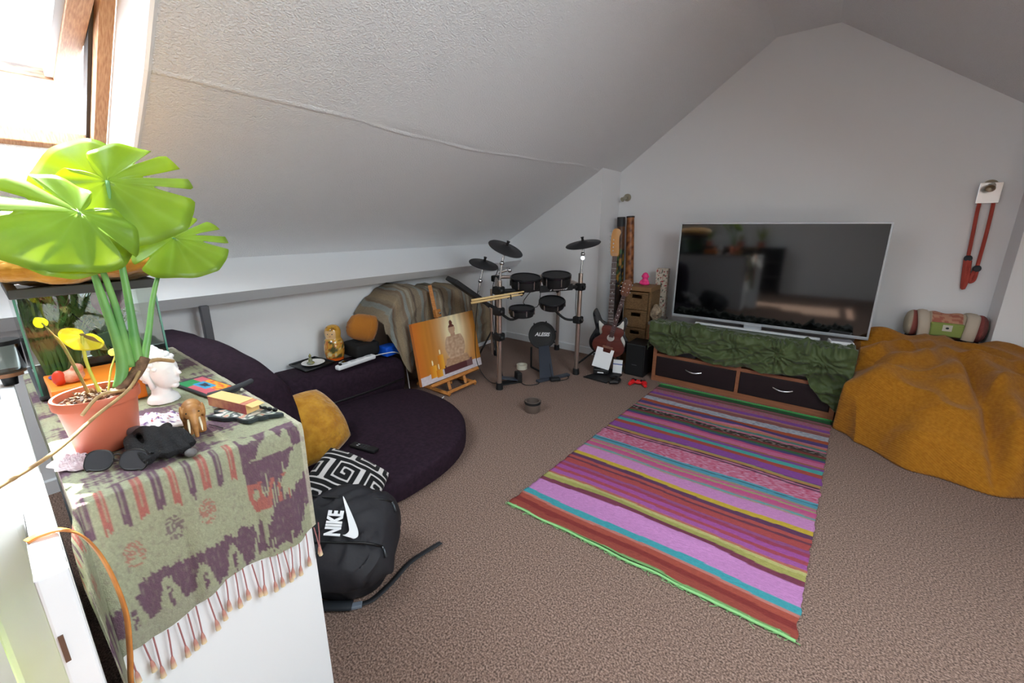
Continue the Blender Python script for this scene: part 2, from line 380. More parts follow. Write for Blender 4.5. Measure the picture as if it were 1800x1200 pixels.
# ---- shawl over the chest
SX0, SY1 = -2.19, .44
def hem(t): return .335+.016*sin(t*23)+.014*sin(t*9+1)
GREEN, PURP, PINK, RUST, CREAM, GREY = rgb(164, 166, 138), rgb(110, 84, 98), rgb(180, 122, 124), rgb(172, 106, 96), rgb(208, 202, 180), rgb(160, 156, 146)
def mixc(a, b, k): return tuple(x*(1-k)+y*k for x, y in zip(a, b))
def shawl_col(s, t):
    """s = distance past the chest edge (negative on top), t = 0 at the near side .. .42 at the far side"""
    j = .014*nz(t*60, s*9, 1.)+.016*nz(t*260, s*10, 2.)
    c = GREEN
    if s < -.03:                                    # on the top: bands of mauve and sage
        q = nz(s*7+3, t*6, 4.)+.5*nz(s*26, t*13, 1.)+.35*nz(s*14, t*120, 6.)+.35*nz(s*160, t*30, 9.)
        c = PURP if q > .10 else GREEN
        if abs(q-.10) < .05: c = mixc(PURP, GREEN, .5)
    elif t < .27:
        if s < .075+j:
            k = int((t+.003)/.0135)
            inner = ((t+.003)/.0135) % 1
            base_ = (PURP, GREEN, RUST, GREEN)[k % 4]
            if k % 4 in (0, 2) and .38 < inner < .62 and s < .05: base_ = mixc(base_, GREEN, .6)
            c = base_
        elif s < .215+j+.03*(t < .05):
            c = GREEN
            for (a, b_, col) in ((.055, .15, RUST), (.125, .13, PURP), (.185, .125, RUST)):
                dx, dy = (t-a)/.017, (s-b_)/.032
                if dx*dx+dy*dy < 1.0 and nz(t*260, s*190, 5.) > -.05 and not (.35 < dy < .55): c = mixc(col, GREEN, .25)
            if nz(t*110, s*110, 9.) > .42: c = mixc(c, PURP, .25)
        elif s < .315+j:
            c = PURP
            f = (t/.062) % 1-.5
            ss = (s-.245-j)/.07
            if 0 < ss and abs(f) < .12+.22*ss and not (abs(f) < .06 and ss > .35 and nz(t*150, s*90) > -.2): c = GREEN
        else: c = mixc(GREEN, GREY, .3)
    else:
        q = nz(t*16, s*9+.4, 3.)*1.2+.45*nz(t*90, s*12, 8.)+.3*sin(s*30+t*20)+.5*nz(t*240, s*22, 4.)
        c = PURP if q > -.08 else GREEN
        if .11 < s < .19 and t < .36 and nz(t*50, s*20, 2.) > .05: c = RUST
        if s > .315+j: c = GREEN
        if s < .05: c = GREEN if nz(t*40, s*14, 7.) > 0 else PURP
    if t > .405: c = mixc(c, CREAM, .6)
    g = .92+.16*nz(t*300, s*300, 3.); c = mixc(c, GREEN if c is PURP else PURP, max(0, .35*nz(t*200, s*60, 11.)))
    return tuple(min(1, x*g) for x in c)
b = MB(); cols = []
NS, NT = 330, 190
TL = SY1-CY0; OV = .17                              # overhang past the near long side
def shawl(a, e):
    t = -OV+(TL+OV)*e                               # t<0 hangs over the near side
    sl = (CX1-SX0)+hem(max(t, 0))+.25*sm(.02, -.12, t)
    s = -(CX1-SX0)+sl*a
    cols.append(shawl_col(s, t) if t > 0 else shawl_col(s, -t))
    dx, dy = max(0, s), max(0, -t)
    wr = .0025*nz(s*14, t*14, 2.)+.0015*nz(s*40, t*30)
    x, y, z = CX1+min(s, 0), CY0+max(t, 0), CZ+.004+max(-.002, wr)
    if dx or dy:
        d = sqrt(dx*dx+dy*dy); an = atan2(dy, dx)
        fl = .006+d*.34*sin(2*an)**1.2 if dx and dy else .006
        bulge = .008*sin(t*38+1)*min(1, d*5)+.004*sin(t*90)*min(1, d*4)+.006*nz(s*8, t*8)
        x = (CX1 if dx else x)+cos(an)*(fl+max(-.004, bulge))*(1 if dx else 0)
        y = (CY0 if dy else y)-sin(an)*min(fl, .022)
        z = CZ+.004-d*.985-.0*fl+(.004 if d < .02 else 0)*(1-d/.02)*0
        k = sm(0, .025, d); z = CZ+.004-d*(.6+.385*k)
        x = (CX1 if dx else x)+(cos(an)*(fl*k+max(-.004, bulge)*k)+.004 if dx else 0)
    return (x, y, z)
b.grid(shawl, NS, NT)
shawl_o = thing('patterned_shawl', 'purple and sage green ikat shawl with tassels draped over the white chest', 'shawl', (CX1, .23, CZ))
sh = b.build('cloth', MV('shawl_cloth', .9, bump=.35, bscale=420, var=.1, vscale=260), shawl_o, smooth=180, cols=cols)
sh.matrix_parent_inverse = Matrix.Translation((-CX1, -.23, -CZ))
bpy.context.view_layer.update()
m_tass = MV('tassel_wool', .9)
rt = random.Random(3)
for k in range(22):
    t = .012+k*.0195+rt.uniform(-.004, .004)
    h = hem(t); x = CX1+.012+rt.uniform(0, .004); y = CY0+t; z = CZ+.004-h*.985; ln = rt.uniform(.05, .075); sw = rt.uniform(-.006, .006)
    tb = MB(); pts = [(x, y, z+.004), (x+.003, y+sw*.4, z-ln*.4), (x+.002, y+sw, z-ln)]
    tb.tube(pts, .0016, 5); n0 = len(tb.v)
    tb.tube([(x+.002, y+sw, z-ln), (x+.002, y+sw*1.2, z-ln-.012), (x+.002, y+sw*1.3, z-ln-.03)], [.002, .0045, .006], 6)
    cl = [rgb(168, 112, 112)]*n0+[rgb(196, 140, 128)]*12+[rgb(232, 214, 172)]*6
    o = tb.build('tassel', m_tass, shawl_o, smooth=60, cols=cl); o.matrix_parent_inverse = Matrix.Translation((-CX1, -.23, -CZ))

# ------------------------------------------------------------------ purple floor sofa
def velvet(name, c1, c2):
    m = M(name, c1, .75, col2=c2, vscale=16, bump=.25, bscale=220, sheen=.35, spec=.2); return m
m_purple = M('purple_chenille', rgb(36, 24, 34), .85, col2=rgb(46, 31, 43), vscale=45, bump=.3, bscale=240, spec=.15)
b = MB()
def matt(u, v):
    a = 2*pi*u; ex = .82; ey = .92; cx, cy = -2.42, 1.30
    k = [(0, .0), (.97, .0), (1, .012), (1.004, .05), (1, .112), (.985, .13), (.95, .137), (.6, .14), (.3, .141), (0.0, .142)]
    i = min(int(v*9+1e-6), 9); r, z = k[i]
    c, s = cos(a), sin(a); q = 2.3 if c > 0 and s > 0 else 3.2; rad = (abs(c)**q+abs(s)**q)**(-1/q)
    ex = .80 if c > 0 else .345; ey = .75 if s > 0 else .45
    return (cx+ex*r*rad*c, cy+ey*r*rad*s, max(0, z+(.004*nz(cx+r*c*4, r*s*4) if i > 5 else 0)))
b.grid(matt, 72, 10, closed_u=True)
tag(b.build('sofa_seat_cushion', m_purple, smooth=50), 'large rounded dark purple seat cushion lying on the carpet', 'floor cushion')
def bolster(path, hw, h, n=24, sq=3.2, lean=None, taper=.06):
    """padded block swept along path: list of (x,y,ztop), hw = half depth, h = list of heights down from the top"""
    P = bez([V(p) for p in path], 12); k = len(P); b = MB()
    def f(u, v):
        i = min(int(round(v*(k-1))), k-1); p = P[i]; t = (P[min(i+1, k-1)]-P[max(i-1, 0)]); t.z = 0; t.normalize(); nrm = V((-t.y, t.x, 0))
        a = 2*pi*u; c, s = cos(a), sin(a); rad = (abs(c)**sq+abs(s)**sq)**(-1/sq)
        e = min(v, 1-v)/taper; es = 1 if e >= 1 else sqrt(max(0, 1-(1-e)**2)) ; es = .02+.98*es
        hh = p.z/2
        off = nrm*(c*rad*hw*es); zz = hh+s*rad*hh*(.12+.88*es)
        if lean: off += V(lean)*(zz)
        q = V((p.x, p.y, 0))+off; w = .006*nz(q.x*6, q.y*6, zz*6)
        return (q.x+w, q.y+w, max(.002, zz+w))
    b.grid(f, n, k, closed_u=True)
    o = len(b.v)-n*k; b.f.append(tuple(range(o, o+n))); b.f.append(tuple(range(o+n*(k-1), o+n*k))[::-1])
    return b
tag(bolster([(-3.19, .60, .84), (-2.9, .605, .86), (-2.5, .63, .87), (-2.15, .66, .83), (-1.9, .69, .75)], .155, 1, sq=3.0, taper=.09).build('back_bolster', m_purple, smooth=60),
    'tall dark purple padded bolster standing behind the white chest', 'bolster')
bol = thing('sofa_bolster', 'low dark purple padded bolster along the wall carrying a tray and a nesting doll', 'bolster', (-2.98, 1.6, 0))
o = bolster([(-3.01, 1.16, .40), (-2.985, 1.4, .395), (-2.97, 1.7, .38), (-2.985, 2.1, .34)], .215, 1, sq=5, taper=.05).build('padding', m_purple, bol, smooth=60)
o.matrix_parent_inverse = Matrix.Translation((2.98, -1.6, 0))
o = MB().tube(bez([(-2.80, 1.2, .165), (-2.768, 1.45, .165), (-2.755, 1.75, .165), (-2.768, 2.06, .165)]), .01, 6).build('piping', M('black_piping', rgb(20, 18, 20), .4), bol, smooth=60)
o.matrix_parent_inverse = Matrix.Translation((2.98, -1.6, 0))

# ------------------------------------------------------------------ rag rug
STR = [('7fb86a', 1), ('b04a3c', 5), ('9c3430', 4), ('c0523f', 4), ('d98073', 2), ('3fb0bd', 5), ('d98bd0', 14), ('8a3a52', 4), ('b9b45a', 4), ('cfc878', 2.5), ('d0705c', 2), ('b659b0', 4), ('c04a58', 3),
       ('b350a8', 4), ('b03e5c', 3), ('a2508f', 2.5), ('c24b4a', 5), ('7b3a50', 2), ('c8524c', 3), ('6a3a63', 4), ('dfb92f', 4), ('d98acb', 11), ('b79a8c', 1.5), ('5fb0ae', 1.5), ('c96f8f', 2), ('d8508e', 4), ('b3a276', 2),
       ('d95f95', 2), ('a8907a', 2), ('4fa3bd', 3.5), ('356b74', 1), ('57a9c0', 2), ('C1', 16), ('6a3a5c', 2), ('d87fa0', 1.5), ('4a2c48', 1.5), ('c98a4a', 2.5), ('a8a458', 1.5), ('7c3f86', 1), ('9647a8', 9), ('bf4b3c', 5),
       ('43b3ab', 5), ('8b49a0', 3.5), ('b46a4a', 2.5), ('d9699a', 6), ('cf4d84', 3), ('544a84', 3.5), ('3b6f48', 3.5), ('8a3a34', 3.5), ('C2', 6), ('d57590', 2.5), ('4a8a80', 3), ('c77a5c', 3), ('d36d94', 2), ('5a4688', 6), ('c4552f', 6),
       ('C3', 9), ('a4605c', 6), ('c98478', 3), ('9650b6', 6), ('C4', 8), ('a0605e', 3), ('6d5a4a', 1.5), ('b06a72', 3), ('5d5340', 2), ('2e6f40', 6), ('4f9a55', 1.5)]
tot = sum(w for _, w in STR); acc = []; q = 0
for c, w in STR: acc.append((q/tot, c)); q += w
def hexc(h):
    c = [int(h[i:i+2], 16)/255 for i in (0, 2, 4)]; g = sum(c)/3; return lin(tuple((g+(x-g)*.86)*.93 for x in c))
def hexc0(h): return lin((int(h[:2], 16)/255, int(h[2:4], 16)/255, int(h[4:], 16)/255))
def rug_col(v, x):
    c = acc[0][1]
    for a, cc in acc:
        if v >= a: c = cc
        else: break
    r = nz(x*55, v*420, 1.)
    if c == 'C1': return hexc('c9476a') if r > .12 else (hexc('d79ab8') if r < -.16 else hexc('cf6688'))
    if c == 'C2': return hexc('26221f') if r > -.05 else (hexc('b0aaa0') if r < -.3 else hexc('5c4038'))
    if c == 'C3': return hexc('b9bcc8') if r > -.15 else hexc('8d93a6')
    if c == 'C4': return hexc('c4587a') if r > 0 else hexc('b07a8c')
    k = .9+.2*r; return tuple(min(1, z*k) for z in hexc(c))
b = MB(); cols = []
NU, NV = 90, 420
def rug(u, v):
    wv = v+.004*nz(u*5, v*9, 2.)+.003*sin(u*6+v*14)
    cols.append(rug_col(max(0, min(.9999, wv)), u*1.3))
    e = .012*nz(v*38, 1.) if u in (0., 1.) else 0
    x = (-1.164+.108*v)+(1.285+.0*v)*u+e*(1 if u else -1)+.006*sin(v*20)*(1-abs(2*u-1))
    y = 1.49+.035*u+2.200*v+.018*sin(u*3.2)*(1-v)*0
    if v < .02: y += .012*nz(u*9, 4.)
    z = .006+.0022*abs(sin(v*NV*.5*pi))
    z += .016*exp(-((v-.115-.05*u-.02*sin(u*7))/.022)**2)*sm(.1, .35, u)*sm(.95, .6, u)+.018*exp(-((v-.80+.05*u)/.02)**2)*exp(-((u-.55)/.22)**2)+.006*max(0, nz(u*2.2, v*9, 5.))
    z += .014*exp(-((v-.0)/.05)**2)*exp(-((u-.5)/.25)**2)
    return (x, y, z)
b.grid(rug, NU, NV)
rugo = thing('rag_rug', 'long multicoloured striped rag rug on brown carpet', 'rug', (-.5, 2.6, 0))
o = b.build('woven_panel', MV('rag_cotton', .9, bump=.5, bscale=90, stretch=(1, 6, 1), var=.16, vscale=120), rugo, smooth=180, cols=cols)
o.matrix_parent_inverse = Matrix.Translation((.5, -2.6, 0)); q = o.modifiers.new('thickness', 'SOLIDIFY'); q.thickness = .005; q.offset = -1
rr = random.Random(5)
for (vv, col, cnt, nm) in ((0., rgb(140, 196, 128), 150, 'fringe'), (1., rgb(70, 150, 78), 150, 'fringe')):
    fb = MB()
    for k in range(cnt):
        u = rr.random(); p = V(rug(u, vv)); sg = -1 if vv == 0 else 1
        p.z = .008; pts = [p]
        for j in range(4): pts.append(pts[-1]+V((rr.uniform(-.02, .02), sg*rr.uniform(-.006, .011), rr.uniform(-.003, .003))))
        for t_ in pts: t_.z = max(.003, t_.z)
        fb.tube(pts, .0013, 4)
    del cols[-cnt:]
    p = [rug(i/40, vv) for i in range(41)]; fb.tube([(a[0], a[1]+(-.004 if vv == 0 else .01), .009) for a in p], .006, 6)
    o = fb.build(nm, M('fringe_%d' % int(vv), col, .9), rugo, smooth=180); o['kind'] = 'stuff'; o.matrix_parent_inverse = Matrix.Translation((.5, -2.6, 0))

# ------------------------------------------------------------------ TV unit, TV, green cloth
m_beech = M('beech_veneer', rgb(150, 96, 66), .5, col2=rgb(132, 80, 54), vscale=6, stretch=(1, 8, 14))
m_dark = M('dark_drawer', rgb(28, 17, 20), .42, var=.2, vscale=8, stretch=(1, 1, 10))
m_chrome = M('brushed_steel', rgb(205, 206, 208), .25, .95)
m_blackp = M('black_plastic', rgb(20, 20, 22), .45)
TX0, TX1, TY0, TY1, TZ = -1.172, .235, 3.77, 4.22, .515
unit = thing('tv_unit', 'low wooden television unit with two dark drawers and steel handles', 'tv unit', (-.44, 3.99, 0))
def up(b, nm, m, par=unit, **k):
    o = b.build(nm, m, par, **k); o.matrix_parent_inverse = Matrix.Translation(-V(par.location)); return o
up(MB().box((TX0, TY0, 0), (TX0+.034, TY1, TZ), bev=.002), 'side_panel', m_beech)
up(MB().box((TX1-.034, TY0, 0), (TX1, TY1, TZ), bev=.002), 'side_panel', m_beech)
up(MB().box((TX0+.034, TY0, TZ-.03), (TX1-.034, TY1, TZ), bev=.002), 'top_panel', m_beech)
up(MB().box((TX0+.034, TY0+.003, .25), (TX1-.034, TY1, .277)), 'shelf', m_beech)
up(MB().box((-.455, TY0+.001, .05), (-.428, TY1, TZ-.03)), 'divider', m_beech)
up(MB().box((TX0+.034, TY0+.004, 0), (TX1-.034, TY0+.022, .055)), 'plinth', m_beech)
up(MB().box((TX0+.034, TY1-.008, .05), (TX1-.034, TY1, TZ-.03)), 'back_panel', m_dark)
for x0, x1 in ((TX0+.036, -.457), (-.426, TX1-.036)):
    d = up(MB().box((x0+.002, TY0-.004, .058), (x1-.002, TY0+.016, .248), bev=.002), 'drawer', m_dark)
    cx = (x0+x1)/2-.0; hb = MB(); pts = [(cx-.068+.136*i/10, TY0-.004-.026*sin(pi*i/10), .168-.010*sin(pi*i/10)) for i in range(11)]
    hb.tube(pts, .0045, 8, flat=1.6); h_ = hb.build('handle', m_chrome, d, smooth=50); h_.matrix_parent_inverse = Matrix.Translation(-V(unit.location))
    h_.parent = d; h_.matrix_parent_inverse = Matrix.Identity(4)
tag(MB().box((-1.08, 3.80, .278), (-.80, 4.05, .325), bev=.004).build('set_top_box', M('grey_plastic', rgb(44, 46, 52), .4)), 'dark grey set top box on the open shelf above the drawer handle', 'media box')
db = thing('disc_player', 'slim black disc player on the open shelf with a silver knob', 'media player', (-.08, 3.92, .277))
MB().box((-.21, -.13, 0), (.21, .13, .06), bev=.004).build('casing', m_blackp, db); MB().lathe([(.0, 0), (.012, 0), (.012, .012), (0, .012)], 14, TR((.17, -.13, .03), (pi/2, 0, 0))).build('knob', m_chrome, db, smooth=40)
tv = thing('television', 'large flat television with a thin silver frame on the green cloth', 'television', (-.385, 4.19, TZ))
tm = TR((-.385, 4.19, 0))
x0, x1, z0, z1 = -1.148, .372, .572, 1.484
def tvp(b, nm, m, **k):
    o = b.build(nm, m, tv, **k); o.matrix_parent_inverse = Matrix.Translation(-V(tv.location)); return o
tvp(MB().box((x0+.02, 4.195, z0+.02), (x1-.02, 4.225, z1-.02), bev=.008).box((x0+.3, 4.2, z0+.03), (x1-.3, 4.26, z0+.5), bev=.015), 'rear_casing', m_blackp)
m_silver = M('silver_bezel', rgb(190, 194, 200), .35, .5)
fr = 0.013
for lo, hi in (((x0, 4.178, z1-fr), (x1, 4.2, z1)), ((x0, 4.178, z0), (x1, 4.2, z0+.024)), ((x0, 4.178, z0+.024), (x0+fr, 4.2, z1-fr)), ((x1-fr, 4.178, z0+.024), (x1, 4.2, z1-fr))):
    tvp(MB().box(lo, hi, bev=.002), 'frame_bar', m_silver)
tvp(MB().box((x0+fr, 4.183, z0+.024), (x1-fr, 4.196, z1-fr)), 'screen', M('screen_glass', rgb(7, 8, 10), .06, spec=.5))
MATS['screen_glass'].node_tree.nodes['Principled BSDF'].inputs['IOR'].default_value = 1.85
tvp(MB().box((-.50, 4.165, .53), (-.36, 4.195, z0+.01), bev=.004), 'stand_neck', m_silver)
tvp(MB().box((-.91, 4.125, .53), (.07, 4.165, .547), bev=.004), 'stand_foot', M('white_metal', rgb(226, 228, 230), .35))

# green crushed-velvet cloth
EDGE = [(-1.19, .38), (-1.13, .33), (-.98, .31), (-.84, .355), (-.72, .305), (-.52, .30), (-.40, .315), (-.24, .305), (-.05, .335), (.02, .33), (.07, .25), (.15, .16), (.25, .10), (.34, .1)]
def edge(x):
    for (a, c), (d, e) in zip(EDGE, EDGE[1:]):
        if x <= d: k = max(0, (x-a)/(d-a)); k = k*k*(3-2*k); return c+(e-c)*k
    return EDGE[-1][1]
b = MB(); NX, NY = 170, 90
def fold(x, w):
    r = 0
    for (cx, am, dirn) in ((-.95, 1., .3), (-.5, .8, -.35), (-.18, 1., .25), (.12, .9, -.2)):
        an = atan2(w-.05, x-cx); r += am*sin(an*13+cx*5+dirn)*exp(-((x-cx)**2+(w-.05)**2)/.06)
    return r
def cloth(a, e):
    x = -1.205+1.492*a; L1 = .42; L2 = TZ-edge(x)+.012; L = L1+L2; w = L*e-L1       # w<0 on top, w>0 hanging
    n1 = 1-abs(nz(x*5+w*4, w*7, 1.))*2; n2 = 1-abs(nz(x*12-w*9, w*12, 5.))*2; fo = fold(x, w)
    n3 = 1-abs(nz(x*3.1+w*9+4, w*3.3, 2.))*2.2; h = .006+.024*max(0, n1)**2.2+.011*max(0, n2)**2+.016*max(0, fo)+.018*max(0, n3)**3
    edge_k = sm(-.06, .02, w)
    if w < 0: y, z = TY0+.0-w, TZ+.004+h*(.12+1.35*sm(-.30, -.08, w))
    else: y, z = TY0, TZ-w
    y -= edge_k*(.010+h*1.5+.006*sin(x*40+w*6)*min(1, w*8 if w > 0 else 0))
    if w > 0: z += .012*max(0, .05-w)/.05
    x += .015*nz(x*6, w*6, 9.)
    if a < .02: x -= .0
    return (x, y, z)
b.grid(cloth, NX, NY)
# left corner falls down the side of the unit
def side(a, e):
    y = TY0-.02+.40*a; d = (.23-.06*a)*e; x = -1.215-.010*sin(a*14)*e-.006*nz(a*9, e*7)-.012*e
    return (x, y, TZ+.016-d)
b.grid(side, 40, 24)
gc = b.build('green_cloth', M('green_velvet', rgb(58, 70, 34), .55, col2=rgb(70, 84, 42), vscale=5, sheen=.25, spec=.35), smooth=180)
tag(gc, 'rumpled olive green velvet cloth spread over the television unit', 'cloth')
q = gc.modifiers.new('thickness', 'SOLIDIFY'); q.thickness = .003

# ------------------------------------------------------------------ mustard throw over a seat
def prof(d, pts):
    if d <= 0: return 0
    for (a, c), (e, f) in zip(pts, pts[1:]):
        if d <= e: k = (d-a)/(e-a); return c+(f-c)*k
    return pts[-1][1]
FR = [(0, .012), (.03, .10), (.08, .20), (.2, .34), (.45, .49), (.75, .58), (1.0, .63), (1.3, .635)]
LF = [(0, .012), (.008, .25), (.018, .45), (.04, .56), (.10, .605), (.25, .625), (.5, .63), (3, .63)]
def thr_f(x): return 3.235+.05*sin(x*5.5+1)+.03*sin(x*13)+.025*max(0, x-1)*3+.16*sm(.5, .2, x)
def thr_l(y): return .284+.010*sin(y*11)+.005*sin(y*23)+.10*sm(3.7, 3.3, y)-.075*exp(-((y-3.62)/.06)**2)
b = MB(); NX, NY = 190, 170
def thr(a, e):
    xn = .2+1.75*(a**1.9); fy = thr_f(xn); y = fy+(4.365-fy)*(e**1.25); lx = thr_l(y); x = lx+(xn-.2)*(1.95-lx)/1.75
    hf = prof(y-fy, FR) if e > 0 else 0; hl = prof(x-lx, LF) if a > 0 else 0
    k = .05; m_ = min(hf, hl); h = m_-k*math.log(1+exp(-abs(hf-hl)/k))*.8 if m_ > .06 else m_
    s = sm(.0, .14, h)
    an = atan2(y-4.35, x-1.0)
    h += s*(.026*sin(an*16+1.2*nz(x*2, y*2))*sm(.2, .7, sqrt((x-1)**2+(y-4.35)**2))+.02*fbm(x*2.4, y*2.4, 3.))
    h -= s*.075*exp(-((x-.86-.12*(3.9-y))/.035)**2)*sm(4.1, 3.8, y)
    h += s*.06*exp(-((x-.95-.12*(3.9-y))/.06)**2)*sm(4.2, 3.8, y)
    h += s*.032*sin(y*19+x*5)*exp(-((x-.42)/.16)**2)
    h += s*.04*max(0, 1-3*abs(nz(x*3+y*2, y*3-x*2, 4.)))
    return (x, y, max(.004, h))
b.grid(thr, NX, NY)
m_must = M('mustard_fleece', rgb(170, 112, 32), .95, col2=rgb(154, 98, 24), vscale=60, sheen=.15, spec=.1)
nt = m_must.node_tree; _b = nt.nodes['Principled BSDF']; _tc = nt.nodes.new('ShaderNodeTexCoord')
_w = nt.nodes.new('ShaderNodeTexWave'); _w.wave_type = 'BANDS'; _w.bands_direction = 'DIAGONAL'; _w.inputs['Scale'].default_value = 34; _w.inputs['Distortion'].default_value = .8; _w.inputs['Detail'].default_value = 3; _w.inputs['Detail Scale'].default_value = 6
nt.links.new(_tc.outputs['Object'], _w.inputs[0]); _bp = nt.nodes.new('ShaderNodeBump'); _bp.inputs['Strength'].default_value = .4; _bp.inputs['Distance'].default_value = .004
nt.links.new(_w.outputs['Fac'], _bp.inputs['Height']); nt.links.new(_bp.outputs[0], _b.inputs['Normal'])
o = b.build('mustard_throw', m_must, smooth=180); tag(o, 'big mustard yellow fleece throw covering a low seat beside the television', 'throw blanket')
q = o.modifiers.new('thickness', 'SOLIDIFY'); q.thickness = .012; q.offset = 1
# ------------------------------------------------------------------ helpers for soft, continuous shapes
def soft(b, name, m, voxel, parent=None, it=4, cols=None):
    o = b.build(name, m, parent, smooth=180)
    r = o.modifiers.new('merge', 'REMESH'); r.mode = 'VOXEL'; r.voxel_size = voxel; r.use_smooth_shade = True
    if it: s = o.modifiers.new('soften', 'SMOOTH'); s.factor = .5; s.iterations = it
    return o
ZT = .953                                            # top of the shawl on the chest
# ------------------------------------------------------------------ monstera
def leaf_mat(name, c, t, w=.5):
    m = bpy.data.materials.new(name); m.use_nodes = True; N = m.node_tree.nodes; L = m.node_tree.links
    b = N['Principled BSDF']; b.inputs['Roughness'].default_value = .38
    nzz = N.new('ShaderNodeTexNoise'); nzz.inputs['Scale'].default_value = 14; tc = N.new('ShaderNodeTexCoord'); L.new(tc.outputs['Object'], nzz.inputs[0])
    rp = N.new('ShaderNodeValToRGB'); rp.color_ramp.elements[0].position = .35; rp.color_ramp.elements[1].position = .7
    rp.color_ramp.elements[0].color = (*c, 1); rp.color_ramp.elements[1].color = (*tuple(min(1, x*1.35) for x in c), 1); L.new(nzz.outputs[0], rp.inputs[0])
    at = N.new('ShaderNodeAttribute'); at.attribute_name = 'Col'; mv = N.new('ShaderNodeMix'); mv.data_type = 'RGBA'; ml = N.new('ShaderNodeMath'); ml.operation = 'MULTIPLY'; ml.inputs[1].default_value = .2
    L.new(at.outputs['Fac'], ml.inputs[0]); L.new(ml.outputs[0], mv.inputs['Factor']); L.new(rp.outputs[0], mv.inputs[6]); mv.inputs[7].default_value = (*tuple(min(1, x*1.6+.12) for x in c), 1); L.new(mv.outputs[2], b.inputs['Base Color'])
    tr = N.new('ShaderNodeBsdfTranslucent'); tr.inputs[0].default_value = (*t, 1)
    mx = N.new('ShaderNodeMixShader'); mx.inputs[0].default_value = w; L.new(b.outputs[0], mx.inputs[1]); L.new(tr.outputs[0], mx.inputs[2]); L.new(mx.outputs[0], N['Material Output'].inputs[0])
    return m
m_leaf = leaf_mat('monstera_leaf', rgb(122, 158, 52), rgb(206, 218, 44), .5)
m_leafd = m_leaf
m_stem = M('green_stem', rgb(120, 170, 90), .45, col2=rgb(96, 150, 84), vscale=12)
TAB = [(0, 1.0), (12, .94), (35, .88), (65, .84), (90, .76), (112, .62), (135, .50), (158, .38), (173, .16), (180, .05)]
def rtab(d):
    for (a, c), (e, f) in zip(TAB, TAB[1:]):
        if d <= e: return c+(f-c)*(d-a)/(e-a)
    return .08
def leaf(base, tip, side, name, m, parent, slits=(), curl=.18, dr=.0, seed=0, wid=1., cup=.1):
    """heart-shaped leaf blade with deep slits, laid out round the point where the stalk joins"""
    base, tip, side = V(base), V(tip), V(side)
    Ln = (tip-base).length; MX = frame(base, (side-base)-(tip-base)*((side-base).dot(tip-base)/(tip-base).length_squared), tip-base)
    b = MB(); NTH, NR = 150, 9
    vein = []
    def f(a, r):
        d = -180+360*a; R0 = rtab(abs(d)); vv = min(abs(d), min(abs(abs(d)-c_) for c_ in (24, 48, 74, 102, 132)))
        vein.append((1 if vv < 1.3 else .35 if vv < 3.7 else 0,)*3)
        for (c, w, dep) in slits:
            q = abs(d-c)/w
            if q < 1: R0 *= 1-(1-dep)*(1-q**3)
        rr = R0*Ln*r; th_ = d*pi/180
        x = rr*sin(th_)*wid; y = rr*cos(th_)
        z = -curl*(x*x/(Ln*.8))-dr*Ln*(max(0, y/Ln))**2+.03*Ln*cos(th_*9)*r*r*(abs(d) < 160)+cup*abs(x)*.4+.02*Ln*nz(x*14+seed, y*14)
        return (x, y, z)
    b.grid(f, NTH, NR, mat=MX)
    o = b.build(name, m, parent, smooth=180, cols=vein); q = o.modifiers.new('thickness', 'SOLIDIFY'); q.thickness = .0008; return o
mon = thing('monstera_plant', 'monstera with large split leaves in a terracotta pot on the shawl', 'houseplant')
leaf((-1.400, .227, 1.564), (-1.33, .348, 1.447), (-1.36, .16, 1.47), 'leaf', m_leaf, mon, ((-88, 5, .5), (-60, 5, .42), (-35, 5, .5)), wid=1.12, seed=1, cup=.06)
leaf((-1.300, .154, 1.488), (-1.21, .022, 1.420), (-1.34, .09, 1.56), 'leaf', m_leaf, mon, ((62, 4.5, .5), (95, 5, .42), (-80, 4.5, .55), (32, 4, .62)), seed=2, dr=.2, wid=.95)
leaf((-1.320, .144, 1.459), (-1.21, .075, 1.372), (-1.26, .03, 1.43), 'leaf', m_leaf, mon, ((100, 5, .6), (60, 4, .7)), seed=3, dr=.1, wid=.85, cup=.0)
leaf((-1.500, .236, 1.565), (-1.56, .110, 1.560), (-1.55, .199, 1.67), 'leaf', m_leaf, mon, ((-55, 5, .5), (-88, 5, .5)), seed=4, wid=1.1)
leaf((-1.420, .338, 1.427), (-1.345, .405, 1.335), (-1.37, .27, 1.35), 'leaf', m_leafd, mon, ((-98, 5, .45), (-68, 5.5, .42), (-40, 5, .5), (80, 4, .7)), seed=5, wid=1.1)
leaf((-1.420, .165, 1.475), (-1.385, .215, 1.40), (-1.41, .21, 1.50), 'leaf', m_leafd, mon, ((70, 5, .6),), seed=6, wid=1.2)
